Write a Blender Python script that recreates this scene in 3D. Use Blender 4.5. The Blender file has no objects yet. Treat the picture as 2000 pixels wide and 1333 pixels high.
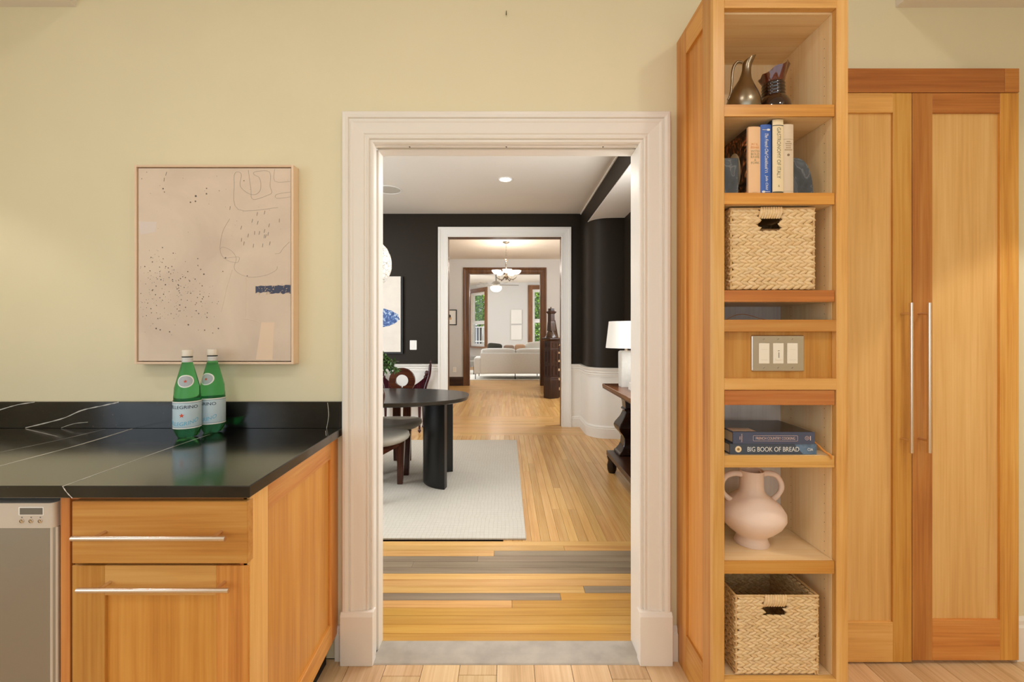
import bpy, bmesh, math, random
from mathutils import Vector, Matrix
random.seed(7)
PI = math.pi
sc = bpy.context.scene
C = sc.collection

# ------------------------------------------------------------------ camera
EYE, FOC = 1.289, 862.0                       # eye height (m), focal length in px of a 2000 px wide frame
cam_d = bpy.data.cameras.new('camera'); cam = bpy.data.objects.new('camera', cam_d); C.objects.link(cam)
cam.location = (0, 0, EYE); cam.rotation_euler = (PI/2, 0, 0)
cam_d.sensor_width = 36; cam_d.lens = FOC/2000*36
cam_d.shift_x = 11/2000; cam_d.shift_y = -16.5/2000
cam_d.clip_start = 0.02; cam_d.clip_end = 200
sc.camera = cam
# ------------------------------------------------------------------ view + world + lights
vs = sc.view_settings
vs.view_transform = 'Standard'; vs.look = 'None'; vs.exposure = 0.0; vs.gamma = 1.0; vs.use_curve_mapping = False
w = bpy.data.worlds.new('sky'); sc.world = w; w.use_nodes = True
bg = w.node_tree.nodes['Background']; bg.inputs[0].default_value = (0.78, 0.88, 1.0, 1); bg.inputs[1].default_value = 1.3

def light(name, kind, loc, energy, col=(1, .93, .83), size=.1, size_y=None, target=None, spread=None, spot=None, blend=.3):
    d = bpy.data.lights.new(name, kind); d.energy = energy; d.color = col
    if kind == 'AREA':
        d.shape = 'RECTANGLE' if size_y else 'DISK'; d.size = size
        if size_y: d.size_y = size_y
        if spread: d.spread = spread
    elif kind in ('POINT', 'SPOT'):
        d.shadow_soft_size = size
        if kind == 'SPOT': d.spot_size = spot; d.spot_blend = blend
    o = bpy.data.objects.new(name, d); C.objects.link(o); o.location = loc
    if target is not None:
        o.rotation_euler = (Vector(target)-Vector(loc)).to_track_quat('-Z', 'Y').to_euler()
    return o
WARM = (1, .955, .90); DAY = (.93, .97, 1.0)
sun = light('sun', 'SUN', (-3, 13, 30), 5.0, (1, .95, .85), target=(0, 20, 0)); sun.data.angle = .02
# kitchen: daylight through the wide window in the wall behind the camera, and ceiling downlights
light('kitchen_window_daylight', 'AREA', (0.3, -2.12, 1.55), 13.5, (.84, .95, 1.0), 3.4, 1.7, target=(0, 2, 1.5))
light('kitchen_side_fill', 'AREA', (-2.62, -.55, 1.55), 8.5, (.84, .95, 1.0), 2.0, 1.5, target=(2, -.1, 1.4))  # added side light, no such window seen; brightens the bookcase interior
for (x, y, e) in [(-1.30, .30, 4.2), (1.25, .25, 8), (-1.35, -1.2, 2.6), (1.0, -1.2, 2.6), (.05, .50, 4.4)]:
    light('kitchen_downlight', 'AREA', (x, y, 2.84), e, WARM, .12, target=(x, y, 0))
light('soffit_downlight', 'SPOT', (2.10, 1.04, 2.57), 44, WARM, .03, target=(2.10, 1.04, 0), spot=math.radians(76), blend=.18)
light('soffit_downlight', 'SPOT', (-2.15, 1.10, 2.57), 18, WARM, .03, target=(-2.15, 1.10, 0), spot=math.radians(84), blend=.3)
# dining room: downlights and a window in its left wall
for (x, y) in [(-.01, 4.68), (-1.9, 4.7), (-.01, 2.7), (-1.9, 2.7)]:
    light('dining_downlight', 'AREA', (x, y, 2.895), 7, WARM, .12, target=(x, y, 0))
light('dining_window_daylight', 'AREA', (-3.1, 3.2, 1.45), 74, DAY, 2.3, 1.7, target=(1, 5.0, 1.1))
light('alcove_fill', 'AREA', (1.40, 3.0, 1.75), 52, DAY, 1.6, 1.2, target=(-1, 3.0, 1.9))  # unseen light added on the right to lift the alcove ceiling
# living room: soft light added at both side walls, out of view
light('living_side_fill', 'AREA', (-2.42, 13.2, 1.8), 52, (.94, .97, 1), 1.7, 1.9, target=(0, 13.0, 1.2))
light('living_side_fill', 'AREA', (2.52, 13.2, 1.8), 42, (.94, .97, 1), 1.7, 1.9, target=(0, 13.0, 1.2))
# hall: unseen soft light added high on the stair side
light('hall_fill', 'AREA', (2.7, 7.4, 2.4), 75, DAY, 1.2, 1.2, target=(0, 8.2, .8))

# ------------------------------------------------------------------ materials
def lin(c):
    return tuple(((v/255)/12.92 if v/255 <= .04045 else ((v/255+.055)/1.055)**2.4) for v in c)
MATS = {}
def nodes(name):
    m = bpy.data.materials.new(name); m.use_nodes = True
    nt = m.node_tree; b = nt.nodes['Principled BSDF']
    return m, nt, b
def pm(name, rgb, rough=.5, metal=0, spec=None, noise=0, nscale=30, bump=0, bscale=60, **kw):
    """plain painted / metal / ceramic material with slight procedural variation"""
    if name in MATS: return MATS[name]
    m, nt, b = nodes(name); c = lin(rgb)
    b.inputs['Base Color'].default_value = (*c, 1); b.inputs['Roughness'].default_value = rough; b.inputs['Metallic'].default_value = metal
    if spec is not None: b.inputs['Specular IOR Level'].default_value = spec
    for k, v in kw.items(): b.inputs[k.replace('_', ' ')].default_value = v
    N = nt.nodes.new; L = nt.links.new
    tc = N('ShaderNodeTexCoord')
    if noise:
        n = N('ShaderNodeTexNoise'); n.inputs['Scale'].default_value = nscale; n.inputs['Detail'].default_value = 4
        L(tc.outputs['Object'], n.inputs['Vector'])
        r = N('ShaderNodeValToRGB'); r.color_ramp.elements[0].position = .3; r.color_ramp.elements[1].position = .7
        r.color_ramp.elements[0].color = (*[max(0, v*(1-noise)) for v in c], 1); r.color_ramp.elements[1].color = (*[min(1, v*(1+noise)) for v in c], 1)
        L(n.outputs['Fac'], r.inputs[0]); L(r.outputs[0], b.inputs['Base Color'])
    if bump:
        n = N('ShaderNodeTexNoise'); n.inputs['Scale'].default_value = bscale; n.inputs['Detail'].default_value = 5
        L(tc.outputs['Object'], n.inputs['Vector'])
        u = N('ShaderNodeBump'); u.inputs['Strength'].default_value = bump; u.inputs['Distance'].default_value = .002
        L(n.outputs['Fac'], u.inputs['Height']); L(u.outputs[0], b.inputs['Normal'])
    MATS[name] = m; return m
def emis(name, rgb, strength):
    m, nt, b = nodes(name); c = lin(rgb)
    b.inputs['Base Color'].default_value = (*c, 1); b.inputs['Emission Color'].default_value = (*c, 1); b.inputs['Emission Strength'].default_value = strength
    MATS[name] = m; return m
def wood(name, dark, mid, lite, axis, rough=.38, vary=.18, freq=1.0, bump=.05, coat=0):
    key = name+'_'+axis
    if key in MATS: return MATS[key]
    m, nt, b = nodes(key); N = nt.nodes.new; L = nt.links.new
    tc = N('ShaderNodeTexCoord'); oi = N('ShaderNodeObjectInfo'); ge = N('ShaderNodeNewGeometry')
    ad = N('ShaderNodeMath'); ad.operation = 'ADD'; L(oi.outputs['Random'], ad.inputs[0]); L(ge.outputs['Random Per Island'], ad.inputs[1])
    fr = N('ShaderNodeMath'); fr.operation = 'FRACT'; L(ad.outputs[0], fr.inputs[0])
    mu = N('ShaderNodeMath'); mu.operation = 'MULTIPLY'; mu.inputs[1].default_value = 37; L(fr.outputs[0], mu.inputs[0])
    va = N('ShaderNodeVectorMath'); va.operation = 'ADD'; L(tc.outputs['Object'], va.inputs[0]); L(mu.outputs[0], va.inputs[1])
    mp = N('ShaderNodeMapping'); s = [26*freq]*3; s['xyz'.index(axis)] = 1.1*freq; mp.inputs['Scale'].default_value = s
    L(va.outputs[0], mp.inputs['Vector'])
    n1 = N('ShaderNodeTexNoise'); n1.inputs['Scale'].default_value = 1.0; n1.inputs['Detail'].default_value = 5; n1.inputs['Roughness'].default_value = .55; n1.inputs['Distortion'].default_value = .35
    L(mp.outputs[0], n1.inputs['Vector'])
    mp2 = N('ShaderNodeMapping'); s2 = [130*freq]*3; s2['xyz'.index(axis)] = 3*freq; mp2.inputs['Scale'].default_value = s2
    L(va.outputs[0], mp2.inputs['Vector'])
    n2 = N('ShaderNodeTexNoise'); n2.inputs['Scale'].default_value = 1.0; n2.inputs['Detail'].default_value = 3
    L(mp2.outputs[0], n2.inputs['Vector'])
    mp3 = N('ShaderNodeMapping'); s3 = [5*freq]*3; s3['xyz'.index(axis)] = 1.6*freq; mp3.inputs['Scale'].default_value = s3
    L(va.outputs[0], mp3.inputs['Vector'])
    n3 = N('ShaderNodeTexNoise'); n3.inputs['Scale'].default_value = 1.0; n3.inputs['Detail'].default_value = 2
    L(mp3.outputs[0], n3.inputs['Vector'])
    m1 = N('ShaderNodeMath'); m1.operation = 'MULTIPLY_ADD'; L(n1.outputs['Fac'], m1.inputs[0]); m1.inputs[1].default_value = .52
    m2 = N('ShaderNodeMath'); m2.operation = 'MULTIPLY'; L(n2.outputs['Fac'], m2.inputs[0]); m2.inputs[1].default_value = .30; L(m2.outputs[0], m1.inputs[2])
    m3 = N('ShaderNodeMath'); m3.operation = 'MULTIPLY_ADD'; L(n3.outputs['Fac'], m3.inputs[0]); m3.inputs[1].default_value = .28; L(m1.outputs[0], m3.inputs[2])
    r = N('ShaderNodeValToRGB'); e = r.color_ramp.elements
    e[0].position = .36; e[0].color = (*lin(dark), 1); e[1].position = .72; e[1].color = (*lin(lite), 1)
    k = e.new(.54); k.color = (*lin(mid), 1)
    L(m3.outputs[0], r.inputs[0])
    hv = N('ShaderNodeHueSaturation'); L(r.outputs[0], hv.inputs['Color'])
    mr = N('ShaderNodeMapRange'); mr.inputs['To Min'].default_value = 1-vary; mr.inputs['To Max'].default_value = 1+vary*.6; L(fr.outputs[0], mr.inputs[0]); L(mr.outputs[0], hv.inputs['Value'])
    f7 = N('ShaderNodeMath'); f7.operation = 'MULTIPLY'; f7.inputs[1].default_value = 7.13; L(fr.outputs[0], f7.inputs[0])
    f8 = N('ShaderNodeMath'); f8.operation = 'FRACT'; L(f7.outputs[0], f8.inputs[0])
    mh = N('ShaderNodeMapRange'); mh.inputs['To Min'].default_value = .5-vary*.045; mh.inputs['To Max'].default_value = .5+vary*.035; L(f8.outputs[0], mh.inputs[0]); L(mh.outputs[0], hv.inputs['Hue'])
    L(hv.outputs[0], b.inputs['Base Color'])
    b.inputs['Roughness'].default_value = rough
    if coat: b.inputs['Coat Weight'].default_value = coat; b.inputs['Coat Roughness'].default_value = .2
    u = N('ShaderNodeBump'); u.inputs['Strength'].default_value = bump; u.inputs['Distance'].default_value = .001
    L(n2.outputs['Fac'], u.inputs['Height']); L(u.outputs[0], b.inputs['Normal'])
    MATS[key] = m; return m
def cherry(ax): return wood('cherry', (178, 106, 42), (212, 144, 64), (228, 170, 92), ax, .36, .20)
def cherry_panel_dim(ax): return wood('cherry_panel_dim', (190, 120, 46), (212, 144, 62), (224, 164, 84), ax, .36, .08)  # base cabinet's weaker, oranger light is put into this cherry colour
def cherry_panel_lit(ax): return wood('cherry_panel_lit', (214, 158, 84), (232, 182, 108), (242, 198, 128), ax, .36, .06)  # paler copy of the same cherry, the pantry's stronger light in its colour
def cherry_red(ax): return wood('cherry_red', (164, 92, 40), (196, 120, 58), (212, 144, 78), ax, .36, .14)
def fir(ax): return wood('fir', (206, 146, 70), (230, 174, 94), (240, 192, 118), ax, .38, .10, 1.3)
def maple(ax): return wood('maple_ply', (232, 188, 130), (249, 214, 162), (253, 228, 186), ax, .42, .08, .8)
def palebrd(ax): return wood('pale_board', (220, 206, 194), (234, 222, 210), (242, 232, 222), ax, .5, .05)
def oak(ax): return wood('pale_oak', (196, 156, 108), (224, 188, 140), (236, 206, 162), ax, .42, .16, 1.2)
def strip(ax): return wood('strip_floor', (198, 144, 80), (220, 170, 102), (230, 186, 122), ax, .26, .13, 1.1, .03)
def stripgold(ax): return wood('strip_floor_gold', (184, 130, 54), (202, 150, 68), (214, 166, 86), ax, .30, .10, 1.1, .03)
def stripgrey(ax): return wood('strip_floor_grey', (122, 102, 82), (150, 130, 106), (168, 148, 122), ax, .34, .12, 1.1, .03)
def walnut(ax): return wood('dark_walnut', (26, 13, 7), (52, 28, 14), (80, 46, 24), ax, .30, .12, 1.0, .03)
def rosew(ax): return wood('rosewood', (34, 15, 9), (68, 31, 18), (100, 52, 30), ax, .22, .12, 1.0, .03)
def oldoak(ax): return wood('brown_oak_trim', (62, 36, 14), (96, 60, 28), (122, 82, 42), ax, .40, .10, 1.0, .03)
def palemaple(ax): return wood('blond_frame', (228, 196, 162), (238, 208, 176), (243, 216, 188), ax, .45, .03)

WALLP = pm('kitchen_wall_paint', (234, 222, 186), .72, noise=.015, nscale=3, bump=.06, bscale=180)
WHITE = pm('white_trim_paint', (240, 232, 220), .32)
CEIL = pm('ceiling_paint', (238, 228, 214), .8, noise=.01, nscale=3)
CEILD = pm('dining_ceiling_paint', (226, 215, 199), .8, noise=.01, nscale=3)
DARKW = pm('charcoal_wall_paint', (43, 35, 26), .5, spec=.22, bump=.05, bscale=200)
GREYW = pm('hall_wall_paint', (214, 210, 204), .7)
WAINS = pm('wainscot_paint', (240, 235, 226), .35)
STEEL = pm('brushed_steel', (205, 198, 190), .28, 1)
NICKEL = pm('satin_nickel', (228, 212, 196), .25, 1)
BLACKP = pm('black_plastic', (16, 16, 17), .45)
PLATE = pm('ivory_plastic', (244, 234, 214), .35)
WPLATE = pm('white_plastic', (246, 242, 234), .3)
SHADOWGAP = pm('dark_gap', (26, 18, 12), .8)

# ------------------------------------------------------------------ mesh helpers
class MB:
    def __init__(s): s.v = []; s.f = []
    def add(s, vs, fs):
        o = len(s.v); s.v += [tuple(v) for v in vs]; s.f += [tuple(i+o for i in f) for f in fs]; return s
    def box(s, x0, x1, y0, y1, z0, z1):
        if x0 > x1: x0, x1 = x1, x0
        if y0 > y1: y0, y1 = y1, y0
        if z0 > z1: z0, z1 = z1, z0
        return s.add([(x0,y0,z0),(x1,y0,z0),(x1,y1,z0),(x0,y1,z0),(x0,y0,z1),(x1,y0,z1),(x1,y1,z1),(x0,y1,z1)],
                     [(0,3,2,1),(4,5,6,7),(0,1,5,4),(1,2,6,5),(2,3,7,6),(3,0,4,7)])
    def obox(s, c, u, v, n, a, b, d):
        """oriented box: centre c, half sizes a,b,d along unit axes u,v,n"""
        c, u, v, n = Vector(c), Vector(u), Vector(v), Vector(n); P = []
        for k in (-1, 1):
            for (i, j) in ((-1,-1),(1,-1),(1,1),(-1,1)): P.append(c+u*a*i+v*b*j+n*d*k)
        return s.add(P, [(0,3,2,1),(4,5,6,7),(0,1,5,4),(1,2,6,5),(2,3,7,6),(3,0,4,7)])
    def beam(s, p, q, wx, wy, up=(0,0,1)):
        p, q = Vector(p), Vector(q); n = (q-p).normalized(); u = Vector(up).cross(n)
        if u.length < 1e-4: u = Vector((1,0,0))
        u.normalize(); v = n.cross(u)
        return s.obox((p+q)/2, u, v, n, wx/2, wy/2, (q-p).length/2)
    def loft(s, rings, cap=True, close=True):
        n = len(rings[0]); V = [p for r in rings for p in r]; F = []
        for i in range(len(rings)-1):
            for j in range(n if close else n-1):
                k = (j+1) % n; F.append((i*n+j, i*n+k, (i+1)*n+k, (i+1)*n+j))
        if cap and close:
            F.append(tuple(reversed(range(n)))); F.append(tuple((len(rings)-1)*n+j for j in range(n)))
        return s.add(V, F)
    def lathe(s, prof, c=(0,0,0), seg=32, cap=True, sx=1, sy=1):
        return s.loft([[(c[0]+r*sx*math.cos(2*PI*j/seg), c[1]+r*sy*math.sin(2*PI*j/seg), c[2]+z) for j in range(seg)] for (r, z) in prof], cap)
    def prism(s, poly, axis, a, b):
        """poly of 2D points, extruded along axis from a to b"""
        def P(p, t):
            return {'z': (p[0], p[1], t), 'y': (p[0], t, p[1]), 'x': (t, p[0], p[1])}[axis]
        n = len(poly); V = [P(p, a) for p in poly]+[P(p, b) for p in poly]
        return s.add(V, [tuple(reversed(range(n))), tuple(range(n, 2*n))]+[(i, (i+1) % n, n+(i+1) % n, n+i) for i in range(n)])
    def tube(s, pts, r, seg=8, smooth=0, cap=True):
        pts = [Vector(p) for p in pts]
        if smooth: pts = spline(pts, smooth)
        n = len(pts); R = r if isinstance(r, (list, tuple)) else [r, r]
        rings = []; u = None
        for i, p in enumerate(pts):
            t = (pts[min(i+1, n-1)]-pts[max(i-1, 0)]).normalized()
            if u is None: u = t.orthogonal().normalized()
            else:
                u = u-t*u.dot(t); u.normalize()
            v = t.cross(u); x = i/max(1, n-1)*(len(R)-1); k = min(int(x), len(R)-2); rr = R[k]+(R[k+1]-R[k])*(x-k)
            rings.append([p+u*rr*math.cos(2*PI*j/seg)+v*rr*math.sin(2*PI*j/seg) for j in range(seg)])
        return s.loft(rings, cap)
    def ball(s, c, r, seg=12, rings=8, sx=1, sy=1, sz=1):
        V = [(c[0], c[1], c[2]-r*sz)]; F = []
        for i in range(1, rings):
            a = -PI/2+PI*i/rings
            for j in range(seg): V.append((c[0]+r*sx*math.cos(a)*math.cos(2*PI*j/seg), c[1]+r*sy*math.cos(a)*math.sin(2*PI*j/seg), c[2]+r*sz*math.sin(a)))
        V.append((c[0], c[1], c[2]+r*sz)); t = len(V)-1
        for j in range(seg):
            k = (j+1) % seg; F.append((0, 1+k, 1+j)); F.append((t, t-seg+j, t-seg+k))
            for i in range(rings-2): F.append((1+i*seg+j, 1+i*seg+k, 1+(i+1)*seg+k, 1+(i+1)*seg+j))
        return s.add(V, F)
    def map(s, fn): s.v = [tuple(fn(Vector(v))) for v in s.v]; return s
    def sweep(s, path, prof, closed=False, z0=0):
        """path: 2D plan points (x,y); prof: (offset to the right of travel, z). mitred."""
        P = [Vector(p) for p in path]; n = len(P); rings = []
        for i, p in enumerate(P):
            d0 = (P[i]-P[i-1]).normalized() if i > 0 else (P[1]-P[0]).normalized()
            d1 = (P[i+1]-P[i]).normalized() if i < n-1 else d0
            n0, n1 = Vector((d0.y, -d0.x)), Vector((d1.y, -d1.x)); m = (n0+n1).normalized(); k = 1/max(.3, m.dot(n0))
            rings.append([(p.x+m.x*k*u, p.y+m.y*k*u, z0+z) for (u, z) in prof])
        return s.loft(rings, True)
def spline(pts, k):
    out = []; n = len(pts)
    for i in range(n-1):
        p0, p1, p2, p3 = pts[max(i-1, 0)], pts[i], pts[i+1], pts[min(i+2, n-1)]
        for j in range(k):
            t = j/k; out.append(.5*((2*p1)+(p2-p0)*t+(2*p0-5*p1+4*p2-p3)*t*t+(3*p1-p0-3*p2+p3)*t**3))
    out.append(pts[-1]); return out
ORG = {}
def tag(o, label=None, cat=None, group=None, kind=None):
    if label: o['label'] = label
    if cat: o['category'] = cat
    if group: o['group'] = group
    if kind: o['kind'] = kind
    return o
def mk(name, mb, mat, parent=None, bevel=0, smooth=None, local=False, label=None, cat=None, group=None, kind=None, seg=1):
    me = bpy.data.meshes.new(name)
    org = Vector((0, 0, 0))
    if parent is not None:
        org = Vector((0, 0, 0)) if local else ORG[parent.name]
    elif not local:
        xs = [v[0] for v in mb.v]; ys = [v[1] for v in mb.v]; zs = [v[2] for v in mb.v]
        org = Vector(((min(xs)+max(xs))/2, (min(ys)+max(ys))/2, min(zs)))
    me.from_pydata([tuple(Vector(v)-org) for v in mb.v], [], mb.f)
    bm = bmesh.new(); bm.from_mesh(me)
    bmesh.ops.recalc_face_normals(bm, faces=bm.faces)
    if bevel:
        ed = [e for e in bm.edges if len(e.link_faces) == 2 and e.calc_face_angle(0) > .6]
        bmesh.ops.bevel(bm, geom=ed, offset=bevel, segments=seg, affect='EDGES', profile=.6, clamp_overlap=True)
    bm.to_mesh(me); bm.free()
    if smooth is not None:
        for p in me.polygons: p.use_smooth = True
        me.set_sharp_from_angle(angle=math.radians(smooth))
    for m in (mat if isinstance(mat, list) else [mat]): me.materials.append(m)
    o = bpy.data.objects.new(name, me); C.objects.link(o)
    if parent is not None: o.parent = parent; ORG[o.name] = org
    else: o.location = org; ORG[o.name] = org
    return tag(o, label, cat, group, kind)
def thing(name, label, cat, loc, group=None, rotz=0):
    o = bpy.data.objects.new(name, None); C.objects.link(o); o.location = loc; o.rotation_euler = (0, 0, rotz); o.empty_display_size = .05
    ORG[o.name] = Vector(loc); return tag(o, label, cat, group)
def struct(name, mb, mat, label=None, **k): return mk(name, mb, mat, kind='structure', label=label, **k)
def copy_tree(o, parent=None):
    c = o.copy(); C.objects.link(c)
    if parent is not None: c.parent = parent
    for ch in list(o.children): copy_tree(ch, c)
    return c
def B(*a): return MB().box(*a)
def text_mb(body, size, width=None, height=None, thick=.0002, space=1.0, line=1.0):
    """flat lettering in the XY plane, centred at the origin"""
    cu = bpy.data.curves.new('t', 'FONT'); cu.body = body; cu.size = size; cu.align_x = 'CENTER'; cu.align_y = 'CENTER'
    cu.extrude = thick; cu.resolution_u = 4; cu.space_character = space; cu.space_line = line
    ob = bpy.data.objects.new('t', cu); C.objects.link(ob)
    dg = bpy.context.evaluated_depsgraph_get(); dg.update()
    me = bpy.data.meshes.new_from_object(ob.evaluated_get(dg))
    m = MB(); m.v = [tuple(v.co) for v in me.vertices]; m.f = [tuple(p.vertices) for p in me.polygons]
    bpy.data.objects.remove(ob); bpy.data.meshes.remove(me); bpy.data.curves.remove(cu)
    xs = [v[0] for v in m.v]; ys = [v[1] for v in m.v]; cx, cy = (min(xs)+max(xs))/2, (min(ys)+max(ys))/2
    kx = width/(max(xs)-min(xs)) if width else 1; ky = height/(max(ys)-min(ys)) if height else (kx if width and not height else 1)
    m.v = [((v[0]-cx)*kx, (v[1]-cy)*ky, v[2]) for v in m.v]; return m
def on_front(m, cx, y, cz, rot=0):
    """place flat XY lettering on a plane facing the camera side (-Y)"""
    c, s = math.cos(rot), math.sin(rot)
    return m.map(lambda v: (cx+v.x*c-v.y*s, y-v.z, cz+v.x*s+v.y*c))
def star_poly(r1, r2, n=5): return [((r1 if i % 2 == 0 else r2)*math.sin(PI*i/n), (r1 if i % 2 == 0 else r2)*math.cos(PI*i/n)) for i in range(2*n)]
def rrect(w, h, r, seg=4):
    P = []
    for (cx, cy, a0) in ((w/2-r, h/2-r, 0), (-w/2+r, h/2-r, 90), (-w/2+r, -h/2+r, 180), (w/2-r, -h/2+r, 270)):
        for i in range(seg+1):
            a = math.radians(a0+90*i/seg); P.append((cx+r*math.cos(a), cy+r*math.sin(a)))
    return P
# ================================================================== STRUCTURE
YW, YB = 1.745, 1.85          # kitchen wall face, dining-side face of the same wall
OX, OZ = .521, 2.032          # half width and height of the cased opening
KC = 2.85                     # kitchen ceiling
# --- kitchen shell
m = MB()
m.box(-2.7, -OX-.03, YW, YB, 0, 3.0).box(-OX-.03, OX+.03, YW, YB, OZ+.03, 3.0).box(OX+.03, 1.115, YW, YB, 0, 3.0)
m.box(1.115, 1.998, YW, YB, 2.312, 3.0).box(1.998, 2.7, YW, YB, 0, 3.0)
struct('wall_back', m, WALLP)
struct('wall_left', MB().box(-2.8, -2.7, -2.3, -1.6, 0, 3.0).box(-2.8, -2.7, .5, YB, 0, 3.0).box(-2.8, -2.7, -1.6, .5, 0, .8).box(-2.8, -2.7, -1.6, .5, 2.35, 3.0), WALLP)
struct('wall_right', B(2.7, 2.8, -2.3, YB, 0, 3.0), WALLP)
m = MB(); m.box(-2.8, -1.8, -2.4, -2.25, 0, 3.0).box(1.8, 2.8, -2.4, -2.25, 0, 3.0).box(-1.8, 1.8, -2.4, -2.25, 0, .65).box(-1.8, 1.8, -2.4, -2.25, 2.45, 3.0)
struct('wall_front', m, WALLP)
struct('ceiling', B(-2.8, 2.8, -2.4, YB, KC, KC+.1), CEIL)
struct('soffit_left', B(-2.7, -1.70, -2.25, YW, 2.577, KC), CEIL)
struct('soffit_right', B(1.538, 2.7, -2.25, YW, 2.575, KC), CEIL)
# --- kitchen floor: wide pale oak planks running towards the wall
fl = struct('floor', B(-2.7, 2.7, -2.3, YW+.01, -.06, -.018), SHADOWGAP)
pw = .1432; x = -2.7+.02; i = 0
off = (827-989)/502.0
x0 = off-pw*18
random.seed(3)
for i in range(38):
    xa = x0+i*pw
    if xa < -2.7 or xa+pw > 2.72: continue
    end = {17: 1.655, 19: 1.66, 23: 1.64, 27: 1.62}.get(i, random.uniform(.5, 1.35))
    cuts = [-2.25, random.uniform(-1.4, -.6), end, YW-.002]
    for k in range(3):
        mk('plank', B(xa+.0008, xa+pw-.0008, cuts[k]+.0008, cuts[k+1]-.0008, -.018, 0), oak('y'), fl, bevel=.0011)
# --- threshold and jambs
th = struct('threshold_1', MB().prism([(YW-.035, -.0175), (YB-.012, -.0175), (YB-.012, .004), (YW+.02, .006), (YW-.03, .004), (YW-.035, .001)], 'x', -OX+.001, OX-.001),
            pm('weathered_threshold', (176, 166, 152), .5, noise=.14, nscale=14))
m = MB()
m.box(-OX-.03, -OX, YW, YW+.026, 0, OZ).box(-OX-.03, -OX+.004, YW+.042, YB, 0, OZ-.004).box(-OX-.03, -OX-.024, YW+.026, YW+.042, 0, OZ)
m.box(OX, OX+.03, YW, YB, 0, OZ)
m.box(-OX-.03, OX+.03, YW, YW+.026, OZ, OZ+.03).box(-OX, OX, YW+.042, YB, OZ-.004, OZ+.03).box(-OX-.03, OX+.03, YW+.026, YW+.042, OZ+.024, OZ+.03)
struct('door_jamb', m, WHITE, bevel=.0015)
# screws in the head jamb
hs = struct('head_strip', B(-OX, OX, YW+.004, YW+.022, OZ-.0025, OZ), WHITE)
for sx in (-.385, 0, .385):
    mk('screw', MB().lathe([(.0032, 0), (.0032, -.0012), (.001, -.0018)], (sx, YW+.013, OZ-.0025), 10), pm('dark_screw', (50, 44, 38), .5), hs)
# --- casing with a moulded profile, mitred at the corners
prof = [(0, 0), (0, .012), (.004, .016), (.009, .016), (.011, .012), (.014, .012), (.017, .019), (.022, .021), (.027, .018), (.032, .017),
        (.037, .021), (.062, .024), (.074, .026), (.080, .029), (.085, .030), (.088, .025), (.091, .025), (.094, .032), (.104, .035), (.114, .034), (.118, .030), (.118, 0)]
def casing(name, xl, xr, zt, z0, y, mat, prof, sgn=-1, bevel=0):
    rings = []
    for (fx, fz) in ((0, 0), (0, 1), (1, 1), (1, 0)):
        rings.append([((xl-u) if fx == 0 else (xr+u), y+sgn*v, (zt+u) if fz else z0) for (u, v) in prof])
    return struct(name, MB().loft(rings, True), mat, bevel=bevel)
casing('trim_1', -OX, OX, OZ, .195, YW, WHITE, prof)
for sx in (-1, 1):
    a, b = sx*(OX-.005), sx*(OX+.122)
    m = MB().loft([[(a, YW, 0), (b, YW, 0), (b, YW-.043, 0), (a, YW-.043, 0)], [(a, YW, .19), (b, YW, .19), (b, YW-.043, .19), (a, YW-.043, .19)],
                   [(a, YW, .204), (b, YW, .204), (b, YW-.034, .204), (a, YW-.034, .204)]])
    struct('plinth_block', m, WHITE, bevel=.0015)
bprof = [(0, 0), (.018, 0), (.018, .105), (.012, .112), (.012, .124), (.006, .134), (0, .134)]
def bboard(name, xa, xb, y, mat, prof, sgn=-1):
    return struct(name, MB().loft([[(xx, y+sgn*u, z) for (u, z) in prof] for xx in (xa, xb)]), mat)
bboard('baseboard_left', -.672, -OX-.1225, YW, WHITE, bprof)
bboard('baseboard_right', 1.999, 2.70, YW, WHITE, [(u, z*1.25) for u, z in bprof])
bboard('baseboard_centre', OX+.1225, .672, YW, WHITE, bprof)

# --- dining room shell
FY, FT = 6.04, 6.20           # charcoal far wall
DC, RAIL = 2.916, .86
XL, XB, XA = -3.2, 1.024, 1.434   # left wall, beam face / corner, alcove wall
OL, OR, OT = -.80, .7515, 2.597   # cased opening in the charcoal wall
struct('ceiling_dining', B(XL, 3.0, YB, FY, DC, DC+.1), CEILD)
m = MB().box(XL, OL-.02, FY, FT, RAIL-.05, DC+.1).box(OL-.02, OR+.02, FY, FT, OT+.02, DC+.1).box(OR+.02, XB, FY, FT, RAIL-.05, DC+.1)
struct('wall_dining_far', m, DARKW)
m = MB().box(XL, OL-.02, FY-.004, FT, 0, RAIL-.05).box(OR+.02, XB, FY-.004, FT, 0, RAIL-.05)
wn = struct('wainscot_far', m, WAINS)
m = MB().box(XL-.1, XL, YB, 2.4, 0, DC).box(XL-.1, XL, 4.8, FY, 0, DC).box(XL-.1, XL, 2.4, 4.8, 0, .7).box(XL-.1, XL, 2.4, 4.8, 2.5, DC)
struct('wall_dining_left', m, DARKW)
m = MB().box(XL, -OX-.03, YB, YB+.004, 0, DC).box(OX+.03, XA, YB, YB+.004, 0, DC).box(-OX-.03, OX+.03, YB, YB+.004, OZ+.03, DC)
struct('wall_dining_near', m, DARKW)
struct('beam_right', B(XB, XA+.5, YB+.004, 5.62, 2.69, DC), [DARKW])
struct('ceiling_alcove', B(XB+.004, XA, YB+.004, 5.60, 2.684, 2.69), CEIL)
struct('cornice_strip', B(XB-.012, XB, YB+.004, FY, DC-.012, DC), CEIL)
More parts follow.
